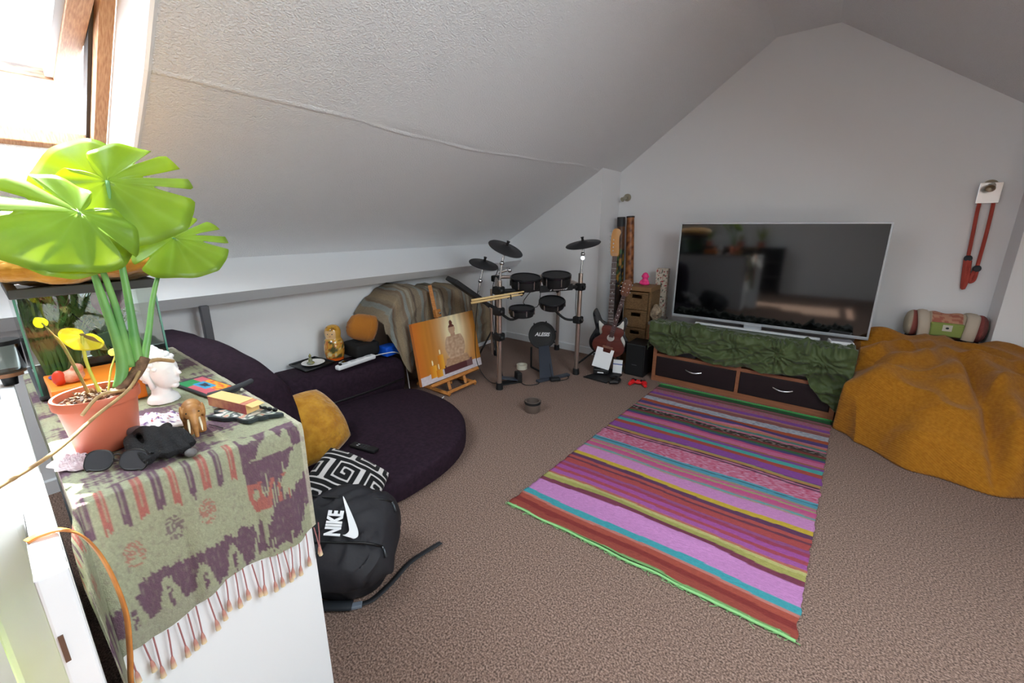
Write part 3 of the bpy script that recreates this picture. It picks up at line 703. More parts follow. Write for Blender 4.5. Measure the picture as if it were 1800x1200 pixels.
for pts, r in (([(-1.4, .227, 1.564), (-1.36, .214, 1.428), (-1.33, .204, 1.266), (-1.312, .192, 1.127)], [.004, .006, .008, .012]),
               ([(-1.3, .154, 1.488), (-1.3, .165, 1.393), (-1.3, .176, 1.267), (-1.3, .176, 1.128)], [.0035, .005, .007, .010]),
               ([(-1.32, .144, 1.459), (-1.31, .155, 1.355), (-1.3, .163, 1.222), (-1.3, .163, 1.137), (-1.29, .145, 1.085)], [.0035, .005, .009, .012, .011]),
               ([(-1.42, .338, 1.427), (-1.42, .330, 1.404), (-1.4, .287, 1.337), (-1.38, .257, 1.267), (-1.35, .233, 1.2), (-1.32, .203, 1.122)], [.0045, .0045, .005, .006, .007, .009]),
               ([(-1.42, .165, 1.475), (-1.37, .16, 1.33), (-1.31, .166, 1.14)], [.003, .004, .007])):
    P = bez(pts, 8); k = len(P); rs = [r[min(int(i/8), len(r)-2)]+(r[min(int(i/8)+1, len(r)-1)]-r[min(int(i/8), len(r)-2)])*((i % 8)/8) for i in range(k-1)]+[r[-1]]
    MB().tube(P, rs, 8).build('stalk', m_stem, mon, smooth=180)
m_bark = M('brown_stem', rgb(132, 100, 74), .8, col2=rgb(98, 72, 52), vscale=60, bump=.4, bscale=120)
MB().tube(bez([(-1.312, .205, 1.140), (-1.3, .185, 1.112), (-1.285, .150, 1.082), (-1.285, .120, 1.066)]), .013, 8).build('trunk', m_bark, mon, smooth=180)
m_root = M('aerial_root', rgb(196, 164, 112), .7, col2=rgb(160, 124, 84), vscale=30)
MB().tube(bez([(-1.29, .188, 1.114), (-1.24, .155, 1.09), (-1.15, .087, 1.078), (-1.05, .017, 1.064), (-.94, -.062, 1.07)]), .0036, 7).build('aerial_root', m_root, mon, smooth=180)
MB().tube(bez([(-1.31, .199, 1.125), (-1.33, .231, 1.124), (-1.36, .271, 1.103)]), [.005]*20+[.003], 7).build('aerial_root', m_root, mon, smooth=180)
MB().tube(bez([(-1.25, .158, 1.085), (-1.215, .108, 1.1), (-1.185, .07, 1.075)]), .0035, 7).build('aerial_root', m_root, mon, smooth=180)
PC = (-1.295, .108)
pm_ = TR((PC[0], PC[1], ZT))
m_pot = M('terracotta_plastic', rgb(206, 110, 82), .42, var=.05, vscale=8)
MB().lathe([(.0, .0), (.053, 0), (.056, .006), (.0675, .108), (.068, .112), (.0745, .113), (.0755, .130), (.074, .1335), (.069, .133), (.067, .118), (.0, .112)], 40, pm_, cap=False).build('pot', m_pot, mon, smooth=35)
b = MB(); rs_ = random.Random(2)
b.lathe([(0, .110), (.067, .110), (.067, .118), (.03, .123), (0, .124)], 24, pm_, cap=False)
o = b.build('soil', M('potting_soil', rgb(66, 46, 36), .95, col2=rgb(30, 22, 18), vscale=120, bump=.8, bscale=160), mon, smooth=60)
b = MB()
for k in range(90):
    a = rs_.uniform(0, 2*pi); r_ = .058*sqrt(rs_.random()); b.box((-.5, -.5, -.5), (.5, .5, .5), pm_ @ TR((r_*cos(a), r_*sin(a), .123+rs_.uniform(0, .006)), (rs_.uniform(0, 3), rs_.uniform(0, 3), rs_.uniform(0, 3)), (rs_.uniform(.005, .014), rs_.uniform(.003, .007), rs_.uniform(.002, .005))))
o = b.build('bark_chips', M('bark', rgb(92, 62, 44), .9, col2=rgb(150, 116, 88), vscale=70), mon); o['kind'] = 'stuff'
m_yel = leaf_mat('yellow_leaf', rgb(222, 208, 50), rgb(235, 220, 40), .4)
leaf((-1.33, .114, 1.212), (-1.325, .094, 1.186), (-1.33, .15, 1.212), 'wilted_leaf', m_yel, mon, seed=8, wid=1.5)['label'] = 'small bright yellow wilting leaf'
MB().tube(bez([(-1.33, .112, 1.214), (-1.322, .108, 1.149), (-1.30, .115, 1.075)]), .0035, 6).build('stalk', M('yellow_stem', rgb(196, 190, 70), .5), mon, smooth=180)
leaf((-1.36, .162, 1.150), (-1.355, .176, 1.162), (-1.36, .15, 1.18), 'wilted_leaf', leaf_mat('pale_leaf', rgb(236, 222, 150), rgb(240, 230, 150), .4), mon, seed=9, wid=1.1)
MB().tube(bez([(-1.36, .164, 1.152), (-1.34, .146, 1.119), (-1.32, .130, 1.072)]), .002, 6).build('stalk', M('pale_stem', rgb(236, 214, 120), .5), mon, smooth=180)
MB().tube(bez([(-1.36, .060, 1.25), (-1.34, .077, 1.207), (-1.33, .085, 1.167), (-1.31, .098, 1.075)]), [.0015]*8+[.003]*23, 6).build('stalk', M('dry_stem', rgb(186, 128, 74), .8, col2=rgb(104, 120, 60), vscale=30), mon, smooth=180)
leaf((-1.36, .060, 1.247), (-1.363, .053, 1.263), (-1.36, .07, 1.27), 'wilted_leaf', m_yel, mon, seed=11, wid=.8)
leaf((-1.33, .118, 1.205), (-1.325, .148, 1.172), (-1.31, .15, 1.2), 'dry_leaf', M('dry_leaf', rgb(150, 104, 66), .9, col2=rgb(110, 120, 70), vscale=20), mon, seed=12, wid=.4)

# ------------------------------------------------------------------ glass terrarium
m_tglass = bpy.data.materials.new('tank_glass'); m_tglass.use_nodes = True
_n = m_tglass.node_tree; _n.nodes.clear(); _o = _n.nodes.new('ShaderNodeOutputMaterial'); _t = _n.nodes.new('ShaderNodeBsdfTransparent'); _g = _n.nodes.new('ShaderNodeBsdfGlossy'); _m = _n.nodes.new('ShaderNodeMixShader'); _f = _n.nodes.new('ShaderNodeFresnel')
_g.inputs['Roughness'].default_value = .03; _f.inputs[0].default_value = 1.35; _t.inputs[0].default_value = (.90, .95, .93, 1)
_n.links.new(_f.outputs[0], _m.inputs[0]); _n.links.new(_t.outputs[0], _m.inputs[1]); _n.links.new(_g.outputs[0], _m.inputs[2]); _n.links.new(_m.outputs[0], _o.inputs[0])
m_edge = M('glass_edge', rgb(70, 140, 124), .2)
tk = thing('glass_terrarium', 'glass terrarium with black rim standing on the shawl behind the monstera', 'terrarium')
ax0, ax1, ay0, ay1, az0, az1 = -2.21, -1.79, .038, .347, ZT, 1.262
g_ = .005
MB().box((ax1-g_, ay0+g_, az0+.012), (ax1, ay1-g_, az1)).build('glass_pane', m_tglass, tk)
MB().box((ax0, ay0+g_, az0+.012), (ax0+g_, ay1-g_, az1)).build('glass_pane', m_tglass, tk)
MB().box((ax0, ay0, az0+.012), (ax1, ay0+g_, az1)).build('glass_pane', m_tglass, tk)
MB().box((ax0, ay1-g_, az0+.012), (ax1, ay1, az1)).build('glass_pane', m_tglass, tk)
for yy in (ay0-.001, ay1-g_+.001):
    MB().box((ax1-.004, yy, az0+.01), (ax1+.002, yy+g_, az1)).build('glass_edge', m_edge, tk)
m_rim = M('charcoal_plastic', rgb(58, 62, 68), .5)
for lo, hi in (((ax1-.016, ay0-.006), (ax1+.006, ay1+.006)), ((ax0-.006, ay0-.006), (ax0+.016, ay1+.006)), ((ax0+.016, ay0-.006), (ax1-.016, ay0+.016)), ((ax0+.016, ay1-.016), (ax1-.016, ay1+.006))):
    MB().box((lo[0], lo[1], az1-.004), (hi[0], hi[1], az1+.024), bev=.003).build('rim_bar', m_rim, tk)
MB().box((ax0+.016, ay0+.016, az1+.008), (ax1-.016, ay1-.016, az1+.012)).build('glass_lid', m_tglass, tk)
MB().box((ax0-.005, ay0-.005, az0), (ax1+.005, ay1+.005, az0+.014), bev=.003).build('base_frame', m_rim, tk)
rp_ = random.Random(11)
def blades(b, c, n, h, spread, w, rnd):
    for k in range(n):
        a = rnd.uniform(0, 2*pi); l = h*rnd.uniform(.5, 1); s_ = spread*rnd.uniform(.4, 1); d = V((cos(a), sin(a), 0)); p = V(c)+V((rnd.uniform(-.02, .02), rnd.uniform(-.02, .02), rnd.uniform(0, .05)))
        q = d.cross(V((0, 0, 1)))*w*rnd.uniform(.6, 1.2)
        pts = [p, p+d*s_*.35+V((0, 0, l*.6)), p+d*s_*.75+V((0, 0, l*.9)), p+d*s_+V((0, 0, l*.82))]
        for t_ in pts: t_.y = min(max(t_.y, ay0+.012), ay1-.012); t_.x = min(max(t_.x, ax0+.012), ax1-.012); t_.z = min(t_.z, az1-.008)
        o = len(b.v); b.v += [tuple(pts[0]-q*.5), tuple(pts[0]+q*.5), tuple(pts[1]-q), tuple(pts[1]+q), tuple(pts[2]-q*.7), tuple(pts[2]+q*.7), tuple(pts[3])]
        b.f += [(o, o+1, o+3, o+2), (o+2, o+3, o+5, o+4), (o+4, o+5, o+6)]
m_fern = leaf_mat('plastic_fern', rgb(140, 176, 106), rgb(165, 195, 100), .5)
m_fern2 = leaf_mat('plastic_fern_pale', rgb(168, 192, 126), rgb(185, 205, 120), .5)
for (cx, cy, n, h, sp, w, m_, lab) in ((-1.90, .085, 420, .29, .10, .004, m_fern, 'dense fine-leaved plastic fern against the terrarium glass'), (-1.98, .13, 260, .31, .13, .005, m_fern2, 'tall pale green plastic grass inside the terrarium'),
                                       (-2.02, .22, 110, .26, .13, .008, m_fern, 'broad-bladed plastic plant in the middle of the terrarium')):
    pl = thing('terrarium_plant', lab, 'plant', (0, 0, 0)); b = MB(); blades(b, (cx, cy, ZT+.02), n, h, sp, w, rp_)
    o = b.build('foliage', m_, pl, smooth=180); o['kind'] = 'stuff'
    MB().lathe([(.0, 0), (.03, 0), (.025, .02), (0, .025)], 12, TR((cx, cy, ZT+.012)), cap=False).build('base', M('gravel_base', rgb(90, 80, 70), .9), pl, smooth=60)
pl = thing('leafy_plastic_plant', 'plastic plant with big round green leaves inside the terrarium', 'plant', (0, 0, 0))
m_bigl = leaf_mat('plastic_big_leaf', rgb(120, 160, 120), rgb(150, 190, 130), .25)
for p, q, r_ in (((-1.97, .19, 1.13), (-1.95, .17, 1.22), (-1.97, .24, 1.15)), ((-1.93, .22, 1.06), (-1.88, .25, 1.11), (-1.93, .26, 1.05)), ((-1.93, .26, 1.06), (-1.88, .31, 1.03), (-1.93, .25, 1.1)), ((-2.02, .2, 1.05), (-2.0, .28, 1.11), (-2.02, .17, 1.12))):
    leaf(p, q, r_, 'leaf', m_bigl, pl, wid=.9); MB().tube([p, (-1.96, .2, ZT+.015)], .0016, 5).build('stalk', m_stem, pl)
pl = thing('purple_leafed_plant', 'plastic plant with purple leaves at the top of the terrarium', 'plant', (0, 0, 0))
m_pl = leaf_mat('purple_leaf', rgb(120, 58, 92), rgb(150, 70, 90), .25); m_br = leaf_mat('brown_leaf', rgb(140, 92, 70), rgb(160, 110, 80), .25)
for p, q, r_, m_ in (((-1.90, .25, 1.23), (-1.87, .22, 1.17), (-1.9, .28, 1.22), m_pl), ((-1.90, .265, 1.24), (-1.88, .235, 1.20), (-1.9, .29, 1.25), m_pl), ((-1.92, .26, 1.235), (-1.92, .29, 1.255), (-1.92, .25, 1.25), m_br), ((-1.9, .12, 1.24), (-1.88, .09, 1.235), (-1.9, .13, 1.20), m_br), ((-1.9, .125, 1.245), (-1.87, .14, 1.21), (-1.9, .1, 1.22), m_br)):
    leaf(p, q, r_, 'leaf', m_, pl, wid=.8)
MB().tube([(-1.90, .26, 1.24), (-1.93, .27, 1.1), (-1.95, .26, ZT+.013)], .0018, 5).build('stalk', m_blackp, pl); MB().tube([(-1.90, .12, 1.24), (-1.93, .2, 1.1), (-1.95, .26, ZT+.013)], .0018, 5).build('stalk', m_blackp, pl)
bw = thing('black_bowl', 'small black bowl with an orange and gold pattern inside the terrarium', 'bowl', (-1.87, .195, ZT+.014))
MB().lathe([(0, 0), (.034, 0), (.046, .02), (.05, .06), (.047, .06), (.042, .022), (0, .008)], 24, cap=False).build('body', M('black_glaze', rgb(22, 20, 22), .25, coat=.4), bw, smooth=40)
for a in range(6):
    MB().ball((.0485*cos(a*1.05), .0485*sin(a*1.05), .035), (.004, .010, .010), 8, 5, TR((0, 0, 0))).build('painted_flower', M('orange_enamel', rgb(214, 120, 40), .4), bw, smooth=180)

# ---- mustard cushion on top of the terrarium
b = MB(); pillow(b, .52, .46, .12, TR((-1.98, .20, 1.346), (0, .0, .0)), n=30, wr=.03, sd=4)
def quilt(name, c1, c2, sc=55):
    m = M(name, c1, .9, col2=c2, vscale=18, sheen=.4, spec=.2); N = m.node_tree.nodes; L = m.node_tree.links
    v = N.new('ShaderNodeTexVoronoi'); v.inputs['Scale'].default_value = sc; tc = N.new('ShaderNodeTexCoord'); L.new(tc.outputs['Object'], v.inputs[0])
    bp = N.new('ShaderNodeBump'); bp.inputs['Strength'].default_value = .6; bp.inputs['Distance'].default_value = .006; bp.invert = True; L.new(v.outputs['Distance'], bp.inputs['Height']); L.new(bp.outputs[0], N['Principled BSDF'].inputs['Normal']); return m
m_cush = quilt('mustard_velvet', rgb(196, 142, 44), rgb(168, 112, 28))
o = b.build('mustard_cushion', m_cush, smooth=180)
tag(o, 'flat mustard cushion lying on top of the glass terrarium', 'cushion')

# ---- orange box, dish and figurine beside the pot
ob = thing('orange_box', 'bright orange box behind the terracotta pot', 'box', (-1.675, .145, ZT))
m_or = M('orange_card', rgb(232, 128, 22), .5)
MB().box((-.095, -.092, 0), (.095, .092, .06), bev=.003).build('body', m_or, ob); MB().box((-.097, -.094, .061), (.097, .094, .078), bev=.003).build('lid', m_or, ob)
tag(MB().lathe([(0, 0), (.03, 0), (.034, .004), (.0, .006)], 24, TR((-1.72, .085, ZT+.078), (0, 0, 0), (1, .8, 1)), cap=False).build('purple_dish', M('violet_glaze', rgb(84, 78, 150), .35), smooth=40), 'small oval violet dish lying on the orange box', 'dish')
fg = thing('painted_figurine', 'small red and white painted figurine on the orange box', 'figurine', (-1.635, .10, ZT+.078))
b = MB(); b.ball((0, 0, .018), (.02, .026, .02)).ball((.002, .012, .038), .014).ball((0, -.02, .02), (.012, .012, .016)); soft(b, 'body', M('figurine_white', rgb(226, 190, 168), .5, col2=rgb(200, 110, 80), vscale=40), .003, fg)
MB().ball((.006, -.026, .02), (.012, .014, .022)).build('red_cape', M('red_enamel', rgb(208, 62, 34), .4), fg, smooth=180)

# ---- white Buddha head
bh = thing('white_bust', 'white plaster head with curled hair and long ears beside the pot', 'bust', (-1.505, .262, ZT), rz=R(42))
m_pl_ = M('white_plaster', rgb(238, 236, 236), .55)
b = MB()      # faces local +x
b.ball((0, 0, .098), (.046, .038, .050), 20, 14); b.ball((.012, 0, .082), (.036, .031, .045), 16, 12); b.tube([(-.006, 0, .01), (-.004, 0, .06)], [.026, .022], 14); b.lathe([(0, 0), (.040, 0), (.036, .014), (.026, .024), (0, .024)], 20, TR((-.004, 0, 0)), cap=False)
b.tube([(.044, 0, .102), (.053, 0, .084), (.045, 0, .078)], [.005, .0075, .004], 8); b.ball((.043, 0, .066), (.007, .012, .0035)); b.ball((.043, 0, .060), (.007, .010, .004)); b.ball((.036, 0, .048), (.010, .012, .009))
for s_ in (-1, 1):
    b.ball((.037, s_*.014, .094), (.006, .009, .0045)); b.tube([(.04, s_*.005, .104), (.038, s_*.016, .108), (.031, s_*.026, .103)], .0035, 6)
soft(b, 'head', m_pl_, .0025, bh, 3)
b = MB(); k_ = 0
for i in range(9):
    for j in range(18):
        ph = R(-38+i*15.5); tt = 2*pi*(j+.5*(i % 2))/18
        d = V((cos(ph)*cos(tt), cos(ph)*sin(tt), sin(ph)))
        if d.x > .35 and d.z < .62: continue
        if d.z < -.1 and d.x > -.2: continue
        p = V((d.x*.047-.001, d.y*.0395, .100+d.z*.051)); b.ball(p, .0065, 7, 5)
for j in range(8): b.ball((-.006+.012*cos(j*.785), .012*sin(j*.785), .152), .006, 7, 5)
b.ball((-.006, 0, .153), .015, 10, 7); b.ball((-.006, 0, .166), .006, 7, 5)
b.build('curled_hair', m_pl_, bh, smooth=180)['kind'] = 'stuff'
for s_ in (-1, 1):
    MB().tube([(-.002, s_*.039, .108), (-.006, s_*.0425, .092), (0, s_*.041, .07), (.002, s_*.037, .052)], [.006, .008, .0055, .007], 8).build('ear', m_pl_, bh, smooth=180)

# ---- carved elephant
el = thing('carved_elephant', 'little carved wooden elephant with white tusks', 'figurine', (-1.203, .254, ZT), rz=R(-12))
m_wood = M('carved_wood', rgb(196, 142, 84), .5, col2=rgb(158, 102, 54), vscale=14, stretch=(1, 1, 3))
b = MB()      # faces local +x
b.ball((-.012, 0, .056), (.036, .023, .027), 16, 12); b.ball((.027, 0, .062), (.019, .018, .022), 14, 10)
b.tube([(.04, 0, .058), (.05, 0, .04), (.051, 0, .018), (.054, 0, .006)], [.010, .0075, .0055, .004], 10)
for sx_, sy_ in ((.012, .012), (.012, -.012), (-.034, .012), (-.034, -.012)): b.tube([(sx_, sy_, .045), (sx_, sy_, .002)], [.012, .0095], 10)
for s_ in (-1, 1): b.ball((.016, s_*.021, .06), (.014, .005, .02), 10, 8)
b.tube([(-.046, 0, .06), (-.053, 0, .035)], [.003, .002], 6)
soft(b, 'body', m_wood, .002, el, 2)
for s_ in (-1, 1): MB().tube([(.038, s_*.010, .05), (.052, s_*.012, .034), (.066, s_*.012, .026)], [.0032, .0026, .001], 7).build('tusk', M('ivory_white', rgb(238, 226, 196), .4), el, smooth=180)
for s_ in (-1, 1): MB().ball((.043, s_*.0125, .068), .0018, 6, 5).build('eye', m_blackp, el, smooth=180)

# ---- black gloves, printed kerchiefs, sunglasses
b = MB(); rg = random.Random(4)
b.ball((-1.205, .165, .968), (.055, .032, .02), 16, 10); b.ball((-1.16, .185, .966), (.045, .028, .016), 14, 9)
for (p, q) in (((-1.24, .13), (-1.12, .14)), ((-1.25, .20), (-1.14, .185)), ((-1.2, .21), (-1.12, .165)), ((-1.25, .15), (-1.13, .15)), ((-1.24, .17), (-1.115, .175)), ((-1.23, .19), (-1.11, .20)), ((-1.26, .14), (-1.15, .125)), ((-1.22, .18), (-1.13, .215))):
    z_ = rg.uniform(.972, .992); b.tube(bez([(p[0], p[1], z_), ((p[0]+q[0])/2, (p[1]+q[1])/2+rg.uniform(-.01, .01), z_+.012), (q[0], q[1], .966)], 5), .0115, 9)
m_blk = M('black_knit', rgb(24, 23, 26), .85, bump=.5, bscale=320)
gl = thing('black_gloves', 'crumpled black knitted gloves in front of the terracotta pot', 'gloves'); gl.location = (.026, .004, 0); soft(b, 'knit', m_blk, .003, gl, 2)
b = MB(); b.tube(bez([(-1.27, .135, .985), (-1.235, .15, .998), (-1.2, .155, .994)], 6), .006, 8, flat=1.8); b.build('cuff_strap', M('grey_strap', rgb(110, 110, 116), .5, .3), gl, smooth=180)
MB().ball((-1.10, .205, .962), (.014, .012, .009)).build('finger_pad', M('grey_rubber', rgb(96, 92, 92), .6), gl, smooth=180)
def crumple(name, label, cat, cx, cy, rx, ry, h, fc, sd, m, rot=0):
    b = MB(); cc = []
    def f(a, e):
        th_ = 2*pi*a; r = e*(1+.22*nz(3*cos(th_)+sd, 3*sin(th_), 1.)); x = r*cos(th_); y = r*sin(th_)
        k = max(0, 1-e*e); z = .001+h*(.25+.75*k)*(.5+.8*abs(nz(x*3+sd, y*3, 2.))+.5*abs(nz(x*7, y*7+sd)))*(1 if e < .98 else .2)
        xr, yr = x*rx*cos(rot)-y*ry*sin(rot), x*rx*sin(rot)+y*ry*cos(rot)
        cc.append(fc(x, y)); return (cx+xr, cy+yr, ZT+z)
    b.grid(f, 64, 22, closed_u=True); o = b.build(name, m, None, smooth=180, cols=cc); return tag(o, label, cat)
def flor(x, y):
    r = nz(x*6, y*6, 3.); q = nz(x*9, y*9, 8.)
    return rgb(120, 92, 140) if r > .28 else (rgb(180, 90, 100) if q > .36 else rgb(236, 230, 230))
crumple('floral_kerchief', 'crumpled white kerchief with purple flowers between pot and elephant', 'kerchief', -1.335, .215, .085, .045, .022, flor, 3, MV('floral_cotton', .85), .5)
crumple('gingham_cloth', 'small crumpled pink checked cloth at the foot of the pot', 'cloth', -1.235, .045, .05, .028, .022, lambda x, y: mixc(rgb(226, 210, 214), rgb(160, 120, 130), .6 if (int(x*14+50)+int(y*14+50)) % 2 else .1), 9, MV('gingham', .85), .6)
sgl = thing('sunglasses', 'black sunglasses with large grey lenses in front of the gloves', 'sunglasses', (-1.138, .091, ZT), rz=atan2(.091, .108))
m_frame = M('black_frame', rgb(16, 16, 18), .3); m_lens = M('grey_lens', rgb(52, 54, 60), .08, spec=.7)
for s_ in (-1, 1):
    out = [(s_*.036+.029*abs(cos(a))**.8*(1 if cos(a) > 0 else -1)*(1.0), .021+.021*abs(sin(a))**.8*(1 if sin(a) > 0 else -1)-.004*(s_*cos(a) > .5)*(sin(a) < 0)) for a in [2*pi*i/28 for i in range(28)]]
    LM = TR((0, 0, 0), (R(62), 0, 0))
    MB().prism(out, -.001, .001, LM).build('lens', m_lens, sgl)
    MB().tube([tuple(LM @ V((x, y, 0))) for x, y in out]+[tuple(LM @ V((out[0][0], out[0][1], 0)))], .0016, 6).build('rim', m_frame, sgl, smooth=180)
    MB().tube(bez([tuple(LM @ V((s_*.066, .034, 0))), (s_*.062, .031, .018), (s_*.02, .032-.003*s_, .006+.002*s_), (-s_*.045, .030-.003*s_, .005)]), .0017, 6).build('temple', m_frame, sgl, smooth=180)
MB().tube(bez([tuple(LM @ V((-.009, .03, 0))), tuple(LM @ V((0, .034, .002))), tuple(LM @ V((.009, .03, 0)))]), .0018, 6).build('bridge', m_frame, sgl, smooth=180)

# ---- painted tray, small carton, painted carving
tr_ = thing('painted_tray', 'small black tray with a colourful painted panel and a rolled handle', 'tray', (-1.515, .368, ZT), rz=atan2(.04, .24))
MB().box((-.115, -.042, 0), (.115, .042, .009), bev=.004).build('base', M('black_slate', rgb(50, 52, 56), .6), tr_)
cc = []
def panel(a, e):
    x, y = a*2-1, e*2-1; r = max(abs(x), abs(y)); n_ = nz(x*5, y*5, 2.)
    c = rgb(50, 50, 66) if r < .22+.1*n_ else rgb(60, 150, 190) if r < .45 else (rgb(214, 90, 50) if n_ > .1 else rgb(226, 160, 50)) if x > -.45 and y > -.1 else (rgb(40, 140, 80) if y < .2 and x < -.3 else rgb(206, 96, 110))
    cc.append(c); return (-.1+.18*a, -.036+.072*e, .0095+.0006*n_)
b = MB(); b.grid(panel, 60, 36); b.build('painted_panel', MV('tray_paint', .4), tr_, cols=cc)
MB().tube(bez([(.105, -.045, .014), (.113, .0, .014), (.11, .05, .014), (.10, .085, .014)]), .0085, 10).build('rolled_handle', M('black_slate', (0, 0, 0)), tr_, smooth=60)
cv = thing('painted_carving', 'flat cut-out carving painted in grey and white with dark outline', 'ornament', (-1.20, .362, ZT), rz=atan2(.08, .12))
out = []
for i in range(48):
    a = 2*pi*i/48; r = 1+.16*sin(a*5+1)+.10*sin(a*9); out.append((.088*r*cos(a), .036*r*sin(a)))
MB().prism(out, 0, .009).build('board', M('black_board', rgb(44, 52, 54), .6), cv)
cc = []
def carv(a, e):
    th_ = 2*pi*a; r = e*.9*(1+.16*sin(th_*5+1)+.10*sin(th_*9)); x, y = r*.088*cos(th_), r*.036*sin(th_)
    q = nz(x*45, y*45, 4.); c = rgb(46, 54, 56) if abs(q) < .07 or e > .93 else rgb(224, 222, 214) if q > .22 else rgb(110, 120, 118) if q > 0 else rgb(206, 150, 130) if q < -.3 else rgb(186, 196, 180)
    cc.append(c); return (x, y, .0095)
b = MB(); b.grid(carv, 96, 24, closed_u=True); b.build('painted_face', MV('carving_paint', .5), cv, cols=cc)
for k in range(4): MB().ball((.02+.018*k, .034-.004*k, .011), (.008, .005, .006), 8, 6).build('bead', m_blackp, cv, smooth=180)
ct = thing('small_carton', 'small red and cream carton with an open flap on the carving', 'carton', (-1.255, .362, ZT+.0098), rz=atan2(.045, .165))
MB().box((-.085, -.02, 0), (.07, .02, .028), bev=.001).build('sleeve', M('red_card', rgb(168, 72, 76), .5, col2=rgb(214, 150, 110), vscale=22), ct)
m_cr = M('cream_card', rgb(236, 192, 126), .6)
MB().box((-.085, -.0205, .0282), (.05, .0205, .029)).build('lid_label', m_cr, ct); MB().box((.0705, -.018, .001), (.0712, .018, .027)).build('end_panel', m_cr, ct)
MB().box((0, -.018, 0), (.026, .018, .0008), TR((.07, 0, .027), (0, R(8), 0))).build('flap', m_cr, ct)
tag(MB().tube([(-1.215, .285, ZT+.002), (-1.165, .30, ZT+.002)], .0012, 5).build('incense_stick', m_blackp), 'short dark incense stick lying beside the carved elephant', 'stick')
tag(MB().box((-.02, -.005, 0), (.02, .005, .007), TR((-1.36, .292, ZT), (0, 0, .4)), bev=.001).build('lighter', M('dark_metal', rgb(70, 66, 68), .4, .5)), 'small dark metal lighter lying beside the white bust', 'lighter')

# ------------------------------------------------------------------ banister beside the chest, strap, jar
m_rail = M('banister_white', rgb(240, 241, 244), .4)
hr = thing('banister', 'white wooden banister of the stairwell beside the chest', 'banister')
MB().box((-2.45, -.042, .83), (-1.0, -.006, .90), bev=.006).build('handrail', m_rail, hr)
MB().box((-1.0, -.042, 0), (-.86, -.006, .948), bev=.004).build('end_board', m_rail, hr)
MB().box((-1.30, -.118, 0), (-1.174, -.045, .95), bev=.010).build('newel_post', m_rail, hr)
for k in range(9): MB().box((-2.40+k*.15, -.038, 0), (-2.36+k*.15, -.010, .84)).build('baluster', m_rail, hr)
MB().box((-.861, -.038, .79), (-.857, -.032, .84)).build('hinge', M('brown_steel', rgb(110, 88, 76), .4, .6), hr)
bx_ = thing('stairwell_boxing', 'white painted boxing of the stairwell behind the newel post', 'boxing'); MB().box((-2.6, -.34, 0), (-1.46, -.05, .74), bev=.006).build('casing', m_rail, bx_); MB().box((-2.61, -.35, .74), (-1.45, -.049, .765), bev=.004).build('cap_board', m_rail, bx_)
m_tan = M('tan_leather', rgb(206, 134, 62), .5, col2=rgb(176, 104, 44), vscale=20)
def ribbon(pts, w, side, t=.003):
    P = bez(pts, 8); b = MB(); s = V(side)
    def f(a, e): p = P[min(int(round(e*(len(P)-1))), len(P)-1)]; return tuple(p+s*(a-.5)*w)
    b.grid(f, 3, len(P)); return b
o = ribbon([(-.985, -.042, .951), (-.982, -.025, .956), (-.975, .0, .953), (-.965, .022, .925), (-.955, .037, .86), (-.95, .043, .757), (-.95, .034, .667), (-.95, .022, .577), (-.95, .015, .4)], .016, (1, .25, 0)).build('bag_strap', m_tan, smooth=180)
q = o.modifiers.new('thickness', 'SOLIDIFY'); q.thickness = .003
tag(o, 'tan leather strap hanging over the newel post beside the shawl', 'strap')
jr = thing('glass_jar', 'clear glass jar with a wooden foot on the banister', 'jar', (-2.28, -.012, .90))
MB().lathe([(0, 0), (.018, 0), (.02, .02), (.022, .036), (0, .036)], 16, cap=False).build('stand', m_blackp, jr, smooth=40)
MB().lathe([(0, .036), (.045, .036), (.047, .05), (0, .05)], 24, cap=False).build('wooden_foot', M('jar_wood', rgb(150, 100, 64), .5), jr, smooth=40)
MB().lathe([(.042, .05), (.05, .06), (.05, .15), (.046, .15), (.046, .062), (.04, .054)], 24, cap=False).build('glass', m_tglass, jr, smooth=40)
MB().lathe([(0, .151), (.051, .151), (.051, .166), (0, .166)], 24, cap=False).build('lid', m_blackp, jr, smooth=40)
# ---- houseplant down in the stairwell corner
sp = thing('spider_plant', 'green strap-leaved plant in a tall pale pot beside the newel post', 'houseplant', (-1.065, -.275, 0))
MB().lathe([(0, 0), (.075, 0), (.105, .50), (.095, .50), (.085, .46), (0, .46)], 24, cap=False).build('pot', m_white, sp, smooth=40)
rq = random.Random(8)
for k in range(18):
    a = rq.uniform(0, 2*pi); l = rq.uniform(.13, .19); d = V((cos(a), sin(a), 0)); p0 = V((0, 0, .455)); P = bez([p0, p0+d*l*.3+V((0, 0, l*.9)), p0+d*l*.8+V((0, 0, l*.95)), p0+d*l*1.15+V((0, 0, l*.5))], 6); s_ = d.cross(V((0, 0, 1))); b = MB(); n_ = len(P)
    b.grid(lambda a_, e: tuple(P[int(round(e*(n_-1)))]+s_*(a_-.5)*.03*(sin(pi*(.08+.9*e)))), 3, n_); b.build('leaf', m_leaf, sp, smooth=180)
